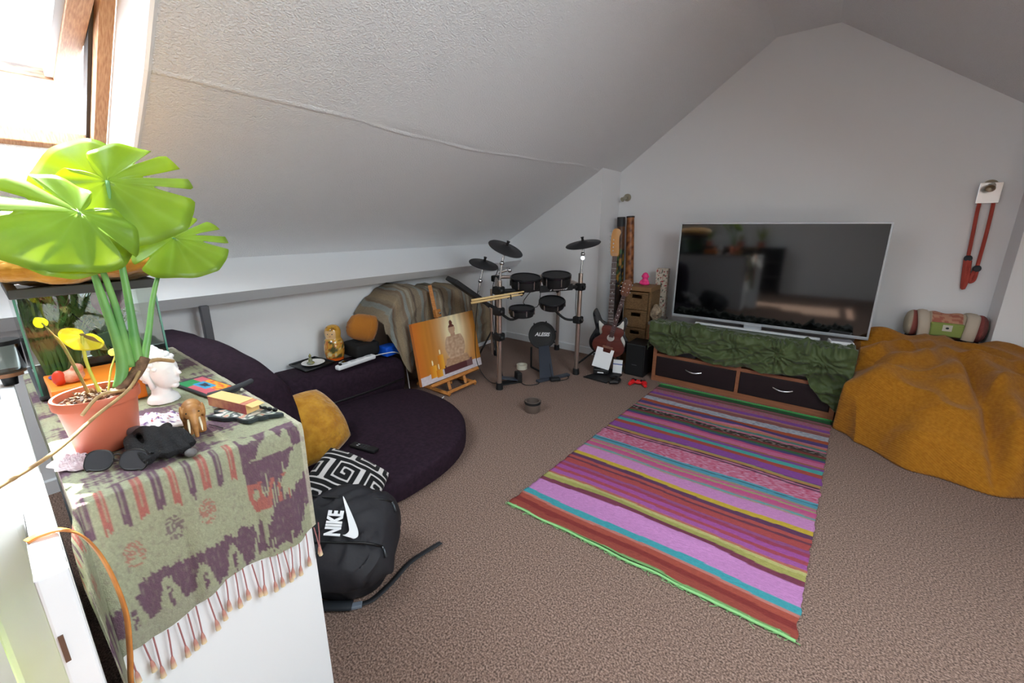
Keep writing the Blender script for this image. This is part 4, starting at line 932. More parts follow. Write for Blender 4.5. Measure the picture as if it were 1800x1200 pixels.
# ------------------------------------------------------------------ cushions, remote, backpack
CMX = frame((-2.30, .998, .292), (.25, .93, -.24), (-.66, -.02, .72)) @ Matrix.Rotation(R(30), 4, 'Z')
b = MB(); pillow(b, .44, .44, .18, CMX, n=34, wr=.012, sd=1, cv=.17)
tag(b.build('mustard_cushion', m_cush, smooth=180), 'plump mustard cushion leaning on the tall purple bolster', 'cushion')
KEY = ["##########", "#........#", "#.######.#", "#.#....#.#", "#.#.##.#.#", "#.#.#..#.#", "#.#.####.#", "#.#......#", "#.########", "..........", ]
b = MB(); n_ = 176
GM = frame((-1.735, .885, .19), (.72, .50, -.42), (-.66, .50, .50))
pillow(b, .36, .36, .13, GM, n=n_, wr=.01, sd=7)
cc = []
for s_ in range(2):
    for j in range(n_):
        for i in range(n_):
            u, v = i/(n_-1)*2.2+.1, j/(n_-1)*2.4; r = int(v*10) % 10; c = int((u+.5*(int(v) % 2))*10) % 10
            fx, fy_ = ((u+.5*(int(v) % 2))*10) % 1, (v*10) % 1; K = lambda rr_, c_: KEY[rr_ % 10][c_ % 10] == '#'
            on = K(r, c) and (abs(fx-.5) < .27 or (fx < .5 and K(r, c-1)) or (fx > .5 and K(r, c+1))) and (abs(fy_-.5) < .27 or (fy_ < .5 and K(r-1, c)) or (fy_ > .5 and K(r+1, c)))
            cc.append(rgb(206, 200, 198) if on else rgb(18, 16, 18))
tag(b.build('greek_key_cushion', MV('key_velvet', .85, sheen=.1), smooth=180, cols=cc), 'black cushion with a white Greek key pattern on the purple seat', 'cushion')
rm = thing('remote_control', 'slim black remote control lying on the purple seat cushion', 'remote', (-2.05, 1.205, .145), rz=atan2(.05, .2))
MB().box((-.095, -.024, 0), (.095, .024, .017), bev=.005).build('body', m_blackp, rm)
for k, (x_, y_) in enumerate(((-.045, .007), (-.045, -.007))): MB().box((x_-.007, y_-.0025, .0165), (x_+.007, y_+.0025, .0185)).build('button', M('white_print', rgb(220, 220, 222), .5), rm)
for k in range(9): MB().box((-.015+.022*(k//3)-.005, -.014+.014*(k % 3)-.004, .0165), (-.015+.022*(k//3)+.005, -.014+.014*(k % 3)+.004, .0185)).build('button', M('grey_button', rgb(52, 54, 58), .5), rm)

BM = frame((-1.44, .70, .165), (-.60, .72, .36), (-.74, -.64, .10))      # local x across, y = top of the bag, z = front face
bp_ = thing('backpack', 'black backpack with a white swoosh logo slumped between chest and seat cushion', 'backpack')
m_ny = M('black_nylon', rgb(25, 23, 29), .68, var=.2, vscale=6, bump=.3, bscale=14)
def bag(a, e):
    la = 2*pi*a; ph = (e-.5)*pi; q = .52
    sg = lambda t, p: (abs(t)**p)*(1 if t >= 0 else -1)
    c = sg(cos(ph), q); x = .20*c*sg(cos(la), q); y = .235*c*sg(sin(la), q); z = .13*sg(sin(ph), .75)
    k = 1-.12*max(0, y/.225)
    z *= 1+.16*(1-(y/.225)**2)-.25*max(0, -y/.225-.5)
    w = .024*nz(x*9, y*9, z*12+3)+.013*(1-abs(nz(x*15+y*9, y*13, z*9))*2.4)
    return (x*k+w, y*k+w*.5, z+w)
b = MB(); b.grid(bag, 110, 70, closed_u=True, mat=BM)
for i in range(len(b.v)): x, y, z = b.v[i]; b.v[i] = (x, y, max(.004, z))
b.build('bag_body', m_ny, bp_, smooth=180)
def bag_z(x, y):
    best = -1
    for s_ in range(24):
        for a in range(0): pass
    y_ = max(-.999, min(.999, y/.225)); x_ = max(-.999, min(.999, x/.20)); r = max(abs(x_), abs(y_))
    return .13*(1-r**4)**.36*(1+.16*(1-y_**2)-.25*max(0, -y_-.5))+.006
m_zip = M('zip_tape', rgb(12, 12, 14), .5); m_wht = M('white_print2', rgb(236, 236, 238), .55)
for xx in (.13, -.06):
    P = [BM @ V((xx-.02*cos(y*7), y, bag_z(xx, y)+.004)) for y in [(-.19+.034*i) for i in range(11)]]
    MB().tube(P, .0045, 6).build('zip', m_zip, bp_, smooth=180)
    MB().tube([P[0], P[0]+V((.012, .0, -.012)), P[0]+V((.03, -.006, -.03))], [.006, .005, .006], 6).build('zip_pull', M('zip_metal', rgb(80, 84, 88), .35, .7), bp_, smooth=180)
# lettering and swoosh on the front pocket
LGM = BM @ TR((.0, -.03, bag_z(.0, -.03)+.022), (R(2), R(2), R(8))) @ Matrix.Scale(1.25, 4)
text_mesh('logo_lettering', 'NIKE', .062, m_wht, bp_, LGM @ TR((-.012, .024, 0)), shear=.25, bold=.003, sx=.62, extrude=.001)
sw = [(-.062, -.030), (-.066, -.040), (-.060, -.050), (-.046, -.050), (-.02, -.040), (.03, -.016), (.085, .014), (.02, -.006), (-.02, -.018), (-.04, -.022), (-.05, -.014), (-.052, -.006)]
b = MB(); S2 = bez([(x, y, 0) for x, y in sw]+[(sw[0][0], sw[0][1], 0)], 4)[:-1]; b.prism([(p.x, p.y) for p in S2], 0, .002, LGM); b.build('swoosh', m_wht, bp_)
o = ribbon([(-1.30, .60, .02), (-1.255, .655, .012), (-1.235, .70, .010), (-1.235, .78, .016), (-1.255, .90, .02), (-1.25, 1.0, .014), (-1.243, 1.073, .008)], .032, (.85, -.1, .15)).build('webbing_strap', M('webbing', rgb(36, 38, 42), .7), bp_, smooth=180); q = o.modifiers.new('thickness', 'SOLIDIFY'); q.thickness = .002
MB().box((-.024, -.012, 0), (.024, .012, .014), TR((-1.262, .64, .004), (0, 0, .9)), bev=.003).build('buckle', M('grey_buckle', rgb(120, 128, 140), .4), bp_)
MB().tube(bez([(-1.46, .51, .02), (-1.38, .545, .018), (-1.30, .60, .02), (-1.27, .63, .016)]), .022, 8, flat=.6).build('shoulder_strap', M('strap_pad', rgb(30, 34, 40), .7), bp_, smooth=180)

# ------------------------------------------------------------------ things on the low bolster
BT = .402
dt = thing('square_dish', 'square black dish with a round white plate on the low bolster', 'dish', (-3.06, 1.425, .4), rz=R(4))
out = [(-.13, -.10), (.12, -.11), (.10, .14), (-.15, .12)]
MB().prism(out, 0, .006).build('base', m_blackp, dt)
for p, q in zip(out, out[1:]+out[:1]): MB().tube([(p[0], p[1], .01), (q[0], q[1], .01)], .007, 6).build('rim_bar', m_blackp, dt, smooth=180)
MB().lathe([(0, .008), (.06, .008), (.085, .02), (.083, .022), (.058, .012), (0, .012)], 28, TR((-.005, .02, 0)), cap=False).build('plate', M('white_china', rgb(230, 228, 224), .3), dt, smooth=40)
bf = thing('glass_buddha', 'tiny translucent seated figure on the white plate', 'figurine', (-3.055, 1.42, .4125)); b = MB()
b.ball((0, 0, .012), (.03, .03, .013)).ball((0, 0, .036), (.018, .015, .022)).ball((0, 0, .066), (.011, .011, .013)).tube([(0, 0, .075), (0, 0, .09)], [.006, .002], 8); soft(b, 'figure', M('grey_green_glass', rgb(120, 132, 126), .25, col2=rgb(150, 140, 70), vscale=18), .0035, bf)
dl = thing('nesting_doll', 'tall gilded wooden nesting doll with painted face and flowers', 'nesting doll', (-3.07, 1.63, .398), rz=R(-50)); cc = []
pf = [(0, 0), (.062, 0), (.066, .012), (.075, .05), (.078, .10), (.072, .15), (.060, .175), (.058, .19), (.062, .215), (.060, .245), (.048, .27), (.028, .285), (0, .29)]
P = bez([(r, z, 0) for r, z in pf], 4); b = MB(); b.lathe([(max(0, p.x), p.y) for p in P], 40, cap=False)
for (x, y, z) in b.v:
    a = atan2(y, x); q = nz(x*26, y*26, z*26); q2 = nz(x*55, y*55, z*55+4)
    c = rgb(206, 156, 66)
    if z < .028: c = rgb(222, 96, 26)
    elif z < .17 and q > .16: c = rgb(86, 84, 50)
    elif z < .17 and q2 > .2: c = rgb(196, 112, 44)
    elif z < .17 and q < -.32: c = rgb(216, 200, 150)
    if z > .18 and abs(a) < .75 and z < .25: c = rgb(230, 188, 136)
    if z >= .25 and abs(a) < 1.0 and z < .275: c = rgb(196, 140, 36) if q2 < .1 else rgb(120, 84, 30)
    cc.append(c)
b.build('body', MV('doll_lacquer', .15), dl, smooth=180, cols=cc); dl.children[0].data.materials[0].node_tree.nodes['Principled BSDF'].inputs['Coat Weight'].default_value = .7
for s_ in (-1, 1): MB().ball((.0585, s_*.017, .222), (.003, .0055, .0045), 8, 6).build('eye', M('doll_eye', rgb(40, 60, 70), .3), dl, smooth=180)
MB().ball((.061, 0, .203), (.002, .006, .003), 8, 6).build('mouth', M('doll_red', rgb(190, 50, 40), .3), dl, smooth=180)
bg_ = MB(); bg_.box((-3.14, 1.722, .395), (-2.89, 1.945, .515), bev=.03).ball((-3.02, 1.835, .485), (.10, .105, .045)).tube([(-3.08, 1.91, .5), (-3.10, 1.95, .66)], [.02, .012], 8)
bgo = thing('black_pouch', 'soft black pouch on the low bolster under a knitted cap', 'bag'); soft(bg_, 'fabric', M('black_cloth', rgb(14, 13, 15), .8), .008, bgo, 6)
hb_ = MB()
def cap_(a, e):
    la = 2*pi*a; r = [(0.0, .17), (.05, .168), (.085, .15), (.105, .11), (.112, .06), (.114, .0), (.118, -.03), (.112, -.034)][min(int(e*7+.01), 7)]
    return (r[0]*cos(la)*(1+.03*nz(la, e*3)), r[0]*.72*sin(la), r[1]+.006*nz(cos(la)*3, sin(la)*3, e*4))
HM = frame((-2.965, 1.89, .595), (-.25, .35, .9), (1, .05, .3)) @ TR((0, 0, -.06))
HM = frame((-2.955, 1.88, .622), (.15, .30, .94), (.95, -.2, -.1))       # crown points back along the wall
HM = HM @ Matrix.Rotation(pi, 4, 'X')
hb_.grid(cap_, 36, 8, closed_u=True, mat=HM)
ho = thing('ochre_beanie', 'ochre knitted beanie lying on the black pouch', 'hat'); o = hb_.build('knit', M('ochre_knit', rgb(178, 110, 28), .9, bump=.5, bscale=160, sheen=.2), ho, smooth=180); q = o.modifiers.new('thickness', 'SOLIDIFY'); q.thickness = .006
b = MB()
b.grid(lambda a, e: (HM @ V((.116*cos(2*pi*a)*(1-.05*e), .116*.74*sin(2*pi*a)*(1-.05*e), .02-.062*e)))[:], 36, 4, closed_u=True); o = b.build('turned_brim', M('ochre_knit', (0, 0, 0)), ho, smooth=180); q = o.modifiers.new('thickness', 'SOLIDIFY'); q.thickness = .006
tag(MB().box((-.06, -.07, 0), (.06, .07, .085), TR((-2.92, 2.035, .362), (0, 0, .1)), bev=.012).build('blue_box', M('blue_plastic', rgb(24, 92, 214), .4)), 'small bright blue box beside the black pouch', 'box')
ps = thing('power_strip', 'white multi-socket power strip on the edge of the low bolster', 'power strip', (-2.815, 1.66, .398), rz=atan2(.34, -.035))
m_wp = M('white_plastic', rgb(232, 233, 235), .35)
MB().box((-.175, -.028, 0), (.175, .028, .036), bev=.012).build('body', m_wp, ps)
for k in range(4): MB().box((-.13+.075*k, -.018, .0355), (-.085+.075*k, .018, .0375), bev=.0005).build('socket', M('socket_grey', rgb(196, 198, 202), .5), ps)
MB().box((-.155, -.016, .036), (-.138, .004, .05)).build('plug', m_blackp, ps)
MB().tube(bez([(.172, 0, .018), (.28, .0, .010), (.40, -.01, -.01), (.478, -.02, -.08), (.492, -.03, -.2), (.475, -.07, -.36), (.40, -.16, -.393), (.33, -.22, -.393)]), .0045, 7).build('cable', m_wp, ps, smooth=180)
ph = thing('silver_phone', 'small white-edged phone lying beside the power strip', 'phone', (-2.90, 1.625, .4), rz=R(20)); MB().box((-.05, -.028, 0), (.05, .028, .007), bev=.002).build('case', m_wp, ph); MB().box((-.042, -.024, .0068), (.042, .024, .0078)).build('screen', M('screen_glass', (0, 0, 0)), ph)
tag(MB().tube(bez([(-2.70, 2.2, .006), (-2.60, 2.15, .006), (-2.52, 2.15, .006), (-2.46, 2.20, .006), (-2.47, 2.25, .006)]), .005, 7).build('white_cable', m_wp, smooth=180), 'loose white cable curling on the carpet in front of the easel', 'cable')

# ------------------------------------------------------------------ woven throw over a covered box
PT = [(1.93, .70), (2.02, .80), (2.15, .90), (2.3, .925), (2.5, .90), (2.62, .875), (2.75, .885), (2.95, .85), (3.1, .77), (3.25, .66)]
def ptop(y): return prof(y-1.93, [(a-1.93, c) for a, c in PT]) if y > 1.93 else .70
def woven(u):
    n1 = nz(u*37, 2.); k = int(u*56+1.2*nz(u*6, 4.)) % 16
    base_ = rgb(146, 132, 112)
    if k in (3, 4, 11): base_ = rgb(146, 150, 144)
    elif k in (5, 10): base_ = rgb(136, 116, 98)
    elif k in (7, 8): base_ = rgb(160, 142, 116)
    elif k in (13,): base_ = rgb(168, 160, 142)
    elif k in (15,): base_ = rgb(112, 98, 86)
    return tuple(x*(.92+.12*n1) for x in base_)
b = MB(); cc = []
def wthrow(a, e):
    y = 1.93+1.32*a; zt = ptop(y); fx = -2.91+.05*sin(a*3)+.10*sm(.7, 1, a)+.10*sm(.2, 0, a); L1 = fx+3.235; hz = .26+.2*sm(.25, .0, a)+.05*sin(a*15)
    if a < .3: hz = .22+.40*sm(.18, .0, a)
    L2 = zt-hz; d = e*(L1+L2); f1 = .016*sin(a*26+3*e+2*nz(a*3, e*2))+.030*nz(a*8, e*2.5, 2.)+.014*(1-2*abs(nz(a*11+e*3, e*5, 6.)))
    cc.append(woven(a*1.05+.014*nz(e*3, a*4)+.012*e))
    if d < L1: x = -3.235+d; z = zt-.03*(d/L1)**2+f1*.7+.01*nz(x*7, y*7); xo = 0
    else: t = d-L1; x = fx+.05*sm(0, .5, t)+f1*1.6*min(1, t*5)+.02; z = zt-.03-t; y -= .02*t
    k = sm(L1-.09, L1+.09, d); x -= .012*(1-abs(2*k-1))
    return (max(-3.24, x), y, z)
b.grid(wthrow, 150, 90)
o = b.build('woven_throw', MV('woven_wool', .95, bump=.5, bscale=180, var=.15, vscale=140), smooth=180, cols=cc); q = o.modifiers.new('thickness', 'SOLIDIFY'); q.thickness = .006
tag(o, 'taupe and blue-grey striped woven throw draped over a box behind the easel', 'throw blanket')
tag(MB().box((-3.22, 2.10, 0), (-3.01, 3.1, .66), bev=.01).build('storage_box', M('box_card', rgb(120, 100, 84), .8)), 'box standing against the wall under the striped woven throw', 'box')

# ------------------------------------------------------------------ easel with canvas
m_ez = M('easel_pine', rgb(204, 138, 72), .5, col2=rgb(180, 112, 52), vscale=10, stretch=(2, 2, 12))
ez = thing('table_easel', 'small pine easel standing on the carpet in front of the woven throw', 'easel')
def bar2(p, q, w, h=None): return MB().tube([p, q], [w, w], 4)
for nm, p, q, w in (('foot', (-2.44, 2.29, .02), (-2.86, 2.29, .02), .02), ('foot', (-2.445, 2.63, .02), (-2.86, 2.63, .02), .02), ('crossbar', (-2.455, 2.28, .03), (-2.455, 2.64, .03), .017), ('crossbar', (-2.80, 2.28, .03), (-2.80, 2.64, .03), .017),
                    ('upright', (-2.50, 2.36, .03), (-2.527, 2.36, .108), .017), ('upright', (-2.50, 2.56, .03), (-2.527, 2.56, .108), .017), ('mast', (-2.60, 2.46, .03), (-2.80, 2.44, .935), .022), ('brace', (-2.715, 2.46, .04), (-2.695, 2.45, .5), .014),
                    ('ledge', (-2.528, 2.16, .112), (-2.528, 2.76, .112), .02)):
    bar2(p, q, w).build(nm, m_ez, ez)
MB().box((-.022, -.03, -.02), (.022, .03, .05), TR((-2.725, 2.448, .67), (0, R(-12), 0)), bev=.004).build('top_clamp', m_ez, ez)
MB().lathe([(0, 0), (.012, 0), (.012, .02), (0, .022)], 14, TR((-2.705, 2.448, .69), (0, R(80), 0)), cap=False).build('knob', m_chrome, ez, smooth=40)
cvx = V((-2.552, 2.075, .131)); ex_ = V((.012, .742, .0)); up_ = V((-.155, .045, .515))
nrm = ex_.cross(up_).normalized()
def paint(u, v):
    g = exp(-((u-.62)/.20)**2-((v-.72)/.5)**2)
    c = mixc(rgb(198, 126, 44), rgb(246, 232, 190), min(1, g*1.25)); st = nz(u*22, v*2, 1.)
    c = tuple(x*(1+.14*st) for x in c)
    if u < .16: c = mixc(c, rgb(214, 110, 40), (1-u/.16)*.7)
    if u > .92: c = mixc(c, rgb(190, 124, 40), .6)
    w_ = .13+.02*sin(u*3)
    if v < w_: c = mixc(rgb(222, 212, 214), rgb(198, 184, 192), .5+.5*nz(u*30, v*30))
    if .36 < u < .84 and .06 < v < .20 and v < .20-.02*abs(u-.6): c = rgb(92, 50, 52) if u < .74 else rgb(120, 84, 84)
    bx, by = u-.60, v
    body = None
    q = nz(u*26, v*26, 5.)
    if .17 < by < .30 and abs(bx) < .20-.35*max(0, by-.22): body = mixc(rgb(166, 124, 94), rgb(204, 168, 136), .5+.6*q)      # folded legs
    if .28 <= by < .66 and abs(bx-.0) < .115+.05*sin((by-.28)*8): body = mixc(rgb(176, 136, 108), rgb(218, 188, 158), .5+.6*q)  # robe and arms
    if .64 <= by < .70 and abs(bx+.01) < .035: body = rgb(190, 152, 124)
    if ((bx+.015)/.055)**2+((by-.77)/.085)**2 < 1: body = rgb(204, 164, 134) if by < .80 else rgb(112, 62, 52)
    if ((bx+.015)/.026)**2+((by-.875)/.045)**2 < 1: body = rgb(108, 58, 48)
    if body: c = body
    for (cx, h0, h1, w) in ((.335, .16, .40, .042), (.20, .07, .26, .05), (.285, .05, .17, .045)):
        if abs(u-cx) < w and h0 < v < h1: c = mixc(rgb(214, 122, 26), rgb(240, 176, 60), .5+.5*(u-cx)/w)
        if ((u-cx)/.010)**2+((v-h1-.05)/.045)**2 < 1: c = rgb(255, 240, 196)
    return tuple(min(1, max(0, x)) for x in c)
cvs = thing('buddha_canvas', 'golden canvas painting of a seated statue and candles on the easel', 'painting')
NU_, NV_ = 150, 110; b = MB(); cc = []
def cvf(u, v): cc.append(paint(u, v)); return tuple(cvx+ex_*u+up_*v+nrm*.0152)
b.grid(cvf, NU_, NV_); b.build('painted_face', MV('oil_paint', .5), cvs, smooth=180, cols=cc)
CM = Matrix((ex_.normalized(), up_.normalized(), nrm)).transposed().to_4x4(); CM.translation = cvx
MB().box((0, 0, -.02), (ex_.length, up_.length, .0148), CM).build('stretcher', M('canvas_side', rgb(206, 120, 52), .8), cvs)

# ------------------------------------------------------------------ electronic drum kit
m_post = M('bronze_chrome', rgb(190, 174, 164), .28, .85); m_rub = M('black_rubber', rgb(18, 18, 20), .6); m_pad = M('pad_mesh', rgb(26, 26, 28), .55)
dk = thing('electronic_drum_kit', 'black electronic drum kit on a chrome rack in the alcove corner', 'drum kit')
LP, RP, BP_, KP = (-2.2, 2.69), (-1.83, 3.46), (-2.42, 4.06), (-2.86, 3.45)
def dpart(b, nm, m, **k): return b.build(nm, m, dk, **k)
for (x, y), h in ((LP, 1.0), (RP, 1.02), (BP_, .93), (KP, .93)):
    dpart(MB().tube([(x, y, .03), (x+.01, y, h)], .022, 14), 'post', m_post, smooth=60)
    dpart(MB().lathe([(0, 0), (.034, 0), (.03, .06), (0, .065)], 16, TR((x, y, 0)), cap=False), 'rubber_foot', m_rub, smooth=40)
def clamp(x, y, z, s=1.):
    b = MB(); b.box((x-.042*s, y-.042*s, z-.035*s), (x+.042*s, y+.042*s, z+.035*s), bev=.012).tube([(x+.03, y-.02, z), (x+.075*s, y-.05*s, z+.012)], [.012, .016], 8)
    soft(b, 'clamp', m_rub, .006, dk, 1)
for (x, y, z) in ((LP[0], LP[1], .915), (LP[0], LP[1], .73), (LP[0], LP[1], .50), (RP[0]+.01, RP[1], .89), (RP[0], RP[1], .565), (BP_[0], BP_[1], .89), (KP[0], KP[1], .89)): clamp(x, y, z)
for p, q in ((LP, RP), (RP, BP_), (LP, KP), (KP, BP_)):
    dpart(MB().tube([(p[0], p[1], .905), (q[0], q[1], .89)], .02, 12), 'rack_bar', m_post if p != LP or q != RP else m_rub, smooth=60)
d_ = V((RP[0]-LP[0], RP[1]-LP[1], 0)).normalized(); n__ = V((d_.y, -d_.x, 0))
TM = Matrix((d_, V((0, 0, 1)), n__)).transposed().to_4x4(); TM.translation = V((-1.945, 3.235, .898))+n__*.034
dpart(MB().box((-.20, -.032, -.016), (.16, .032, -.002), TM, bev=.004), 'badge_plate', m_rub)
text_mesh('rack_lettering', 'ALESIS', .062, m_wht, dk, TM, shear=.3, bold=.0022, sx=1.05)
def pad(c, r, h, tilt, az, mesh_c=m_pad, arm=None):
    """drum pad: shell, chrome hoop, playing head"""
    Mx = TR(c) @ Matrix.Rotation(az, 4, 'Z') @ Matrix.Rotation(tilt, 4, 'Y')
    sh = dpart(MB().lathe([(0, -h), (r*.9, -h), (r*.97, -h*.7), (r*.97, -.006), (0, -.006)], 32, Mx, cap=False), 'pad_shell', m_rub, smooth=40)
    MB().lathe([(r*.96, -.016), (r*1.03, -.016), (r*1.04, .004), (r*1.0, .010), (r*.95, .006), (r*.95, -.016)], 32, Mx, cap=False).build('hoop', M('dark_hoop', rgb(48, 48, 52), .25, .7), sh, smooth=40)
    MB().lathe([(0, .002), (r*.95, .001), (r*.95, -.006), (0, -.006)], 32, Mx, cap=False).build('head', mesh_c, sh, smooth=40)
    for k in range(6):
        a = k*pi/3+.4; p = Mx @ V((r*1.0*cos(a), r*1.0*sin(a), -.004)); q = Mx @ V((r*1.0*cos(a), r*1.0*sin(a), -h*.75)); MB().tube([p, q], .006, 8).build('lug', m_chrome, sh, smooth=40)
    if arm:
        P = bez([Mx @ V((0, 0, -h)), (Mx @ V((0, 0, -h-.07))+V(arm))*.5+V((0, 0, -.02)), arm], 5); dpart(MB().tube(P, .012, 8), 'pad_arm', m_rub, smooth=60)
toC = atan2(-2.9, 2.0)                                # towards the player, on the camera side
pad((-2.085, 2.93, 1.01), .135, .10, R(9), toC+.2, arm=(-2.12, 2.86, .905)); pad((-1.945, 3.22, 1.015), .135, .10, R(9), toC-.1, arm=(-1.93, 3.25, .9))
pad((-2.105, 2.90, .735), .115, .07, R(3), toC, arm=(LP[0], LP[1], .73)); pad((-2.02, 3.28, .755), .125, .065, R(14), toC, arm=(RP[0], RP[1], .565))
m_cym = M('cymbal_rubber', rgb(34, 34, 37), .5)
def cymbal(c, r, side_, fwd_, pts):
    q_ = (V((0, 0, 1))+V((.795, .607, 0))*side_+V((.607, -.795, 0))*fwd_).to_track_quat('Z', 'Y').to_matrix().to_4x4(); Mx = TR(c) @ q_
    cy = dpart(MB().lathe([(0, -.004), (r*.98, -.012), (r, -.008), (r*.97, -.003), (r*.3, .010), (r*.2, .022), (0, .026)], 40, Mx, cap=False), 'cymbal', m_cym, smooth=40)
    MB().lathe([(0, .02), (.013, .02), (.011, .05), (.016, .062), (0, .062)], 10, Mx, cap=False).build('wing_nut', m_rub, cy, smooth=40)
    dpart(MB().tube(bez([Mx @ V((0, 0, 0))]+pts, 6), .010, 10), 'cymbal_arm', m_chrome, smooth=60)
    dpart(MB().ball(tuple(pts[0]), .021, 10, 8), 'tilter', m_chrome, smooth=180)
cymbal((-2.15, 2.73, 1.275), .155, .40, .30, [V((-2.17, 2.70, 1.15)), V((-2.19, 2.69, .98))])
cymbal((-2.40, 2.73, 1.13), .135, .26, .22, [V((-2.42, 2.70, .98)), V((-2.44, 2.68, .82))])
cymbal((-1.815, 3.47, 1.295), .165, -.20, .16, [V((-1.81, 3.465, 1.2)), V((-1.82, 3.46, 1.0))])
dpart(MB().lathe([(0, 0), (.02, 0), (.02, .018), (0, .018)], 16, TR((-1.795, 3.43, 1.165), (R(85), 0, R(38))), cap=False), 'wing_bolt', m_chrome, smooth=40)
dpart(MB().tube([(-2.44, 2.68, .82), (LP[0], LP[1], .74)], .014, 10), 'side_arm', m_rub, smooth=60)
dpart(MB().tube([(-2.2, 2.69, 1.07), (-2.14, 2.73, 1.09)], .013, 10).ball((-2.12, 2.74, 1.09), (.02, .02, .02)), 'wing_bolt', m_chrome, smooth=60)
MM = frame((-2.50, 2.60, .90), (.30, .80, -.62), (-.85, .28, .1))
dpart(MB().box((-.18, -.11, -.022), (.18, .11, .022), MM, bev=.008), 'sound_module', m_rub)
dpart(MB().tube(bez([(-2.5, 2.6, .88), (-2.44, 2.66, .84), (-2.3, 2.68, .76)]), .012, 8), 'module_arm', m_rub, smooth=60)
for k, (pts) in enumerate(([(-2.42, 2.66, .8), (-2.46, 2.66, .5), (-2.46, 2.68, .2), (-2.35, 2.72, .03), (-2.25, 2.8, .012)], [(-2.21, 2.70, 1.1), (-2.28, 2.70, .9), (-2.27, 2.71, .5), (-2.25, 2.74, .3)], [(-2.16, 2.92, .02), (-2.05, 2.90, .008), (-1.98, 2.98, .008), (-1.99, 3.05, .01)], [(-2.06, 2.97, .88), (-2.1, 2.92, .78), (-2.02, 3.02, .74), (-2.0, 3.05, .88)], [(-1.85, 3.44, .87), (-1.83, 3.4, .7), (-1.84, 3.44, .58)], [(-1.87, 3.37, .01), (-1.82, 3.28, .008), (-1.86, 3.2, .008), (-1.93, 3.17, .03), (-1.98, 3.2, .15)])):
    dpart(MB().tube(bez(pts), .0035, 6), 'cable', m_rub, smooth=180)
# black tripod between rack and wall
for q in ((-2.72, 2.86, .01), (-2.35, 2.92, .01), (-2.55, 3.15, .01)): dpart(MB().tube([(-2.53, 2.98, .44), q], .009, 8), 'tripod_leg', m_rub, smooth=60)
dpart(MB().tube([(-2.53, 2.98, .2), (-2.53, 2.98, .86)], .012, 8), 'tripod_pole', m_post, smooth=60)
# kick tower with pedal, standing on its own
kk = thing('kick_pad', 'round black kick drum pad with white lettering on a grey pedal tower', 'drum pad')
kc = V((-2.225, 3.43, .345)); kd = V((.50, -.80, .16)).normalized(); KX = V((0, 0, 1)).cross(kd).normalized(); KM = Matrix((KX, kd.cross(KX), kd)).transposed().to_4x4(); KM.translation = kc
MB().lathe([(0, -.09), (.135, -.09), (.142, -.07), (.142, .004), (.135, .012), (.125, .010), (0, .009)], 40, KM, cap=False).build('pad_shell', m_rub, kk, smooth=40)
MB().lathe([(0, .0095), (.105, .0095), (.105, .013), (0, .014)], 36, KM, cap=False).build('strike_pad', m_pad, kk, smooth=40)
text_mesh('pad_lettering', 'ALESIS', .052, m_wht, kk, KM @ TR((0, .012, .0155)), shear=.3, bold=.002, sx=1.0)
for a in (.3, 1.3, 2.2, -.5): MB().tube([KM @ V((.148*cos(a), .148*sin(a), -.07)), KM @ V((.148*cos(a), .148*sin(a), .012))], .007, 8).build('lug', m_rub, kk, smooth=40)
m_slate = M('slate_metal', rgb(70, 76, 88), .45, .4)
A, B_ = V((-1.985, 3.16, .022)), V((-2.165, 3.375, .255)); wv = V((.45, .86, 0)).normalized()
b = MB(); w0, w1 = .078, .06; nn_ = (B_-A).cross(wv).normalized()*.006
b.add([A-wv*w0, A+wv*w0, B_+wv*w1, B_-wv*w1, A-wv*w0+nn_, A+wv*w0+nn_, B_+wv*w1+nn_, B_-wv*w1+nn_], [(0, 3, 2, 1), (4, 5, 6, 7), (0, 1, 5, 4), (1, 2, 6, 5), (2, 3, 7, 6), (3, 0, 4, 7)]); b.build('front_plate', m_slate, kk)
MB().box((-.19, -.025, 0), (.19, .025, .02), TR((-1.94, 3.205, .002), (0, 0, atan2(.335, .14))), bev=.004).build('base_bar', m_slate, kk)
MB().tube([(-2.16, 3.40, .25), (-2.20, 3.46, .02)], .012, 8).build('tower_leg', m_rub, kk); MB().tube([(-2.27, 3.30, .24), (-2.29, 3.33, .02)], .010, 8).build('tower_leg', m_rub, kk); MB().tube([(-2.29, 3.33, .015), (-2.02, 3.22, .015)], .010, 8).build('floor_rod', m_rub, kk)
MB().box((-.05, -.03, 0), (.05, .03, .03), TR((-1.90, 3.17, .003), (0, 0, .9)), bev=.008).build('heel_plate', m_rub, kk)
hp = thing('hihat_pedal', 'small black hi-hat pedal at the foot of the drum rack', 'pedal', (-2.22, 2.86, 0), rz=R(60))
MB().box((-.12, -.045, 0), (.12, .045, .014), bev=.004).build('base', m_rub, hp); MB().box((-.12, -.04, 0), (.11, .04, .012), TR((0, 0, .04), (0, R(14), 0)), bev=.004).build('footboard', m_slate, hp); MB().box((.07, -.045, .012), (.12, .045, .10), bev=.01).build('housing', m_rub, hp)
m_stk = M('hickory', rgb(222, 190, 132), .5)
for k, (p, q) in enumerate((((-2.325, 2.47, .822), (-2.03, 2.81, .882)), ((-2.318, 2.468, .846), (-2.02, 2.815, .906)))):
    p, q = V(p), V(q); d = (q-p); tag(MB().tube([p, p+d*.1, p+d*.8, p+d*.94, p+d*.97, q], [.010, .0105, .0095, .006, .0075, .005], 8).build('drumstick', m_stk, smooth=180), 'pale wooden drumstick resting across the drum rack', 'drumstick', 'pair of drumsticks')
dpart(MB().tube(bez([(-2.155, 2.80, .895), (-2.135, 2.76, .875), (-2.118, 2.712, .853)]), .008, 8), 'stick_holder', m_rub, smooth=60)
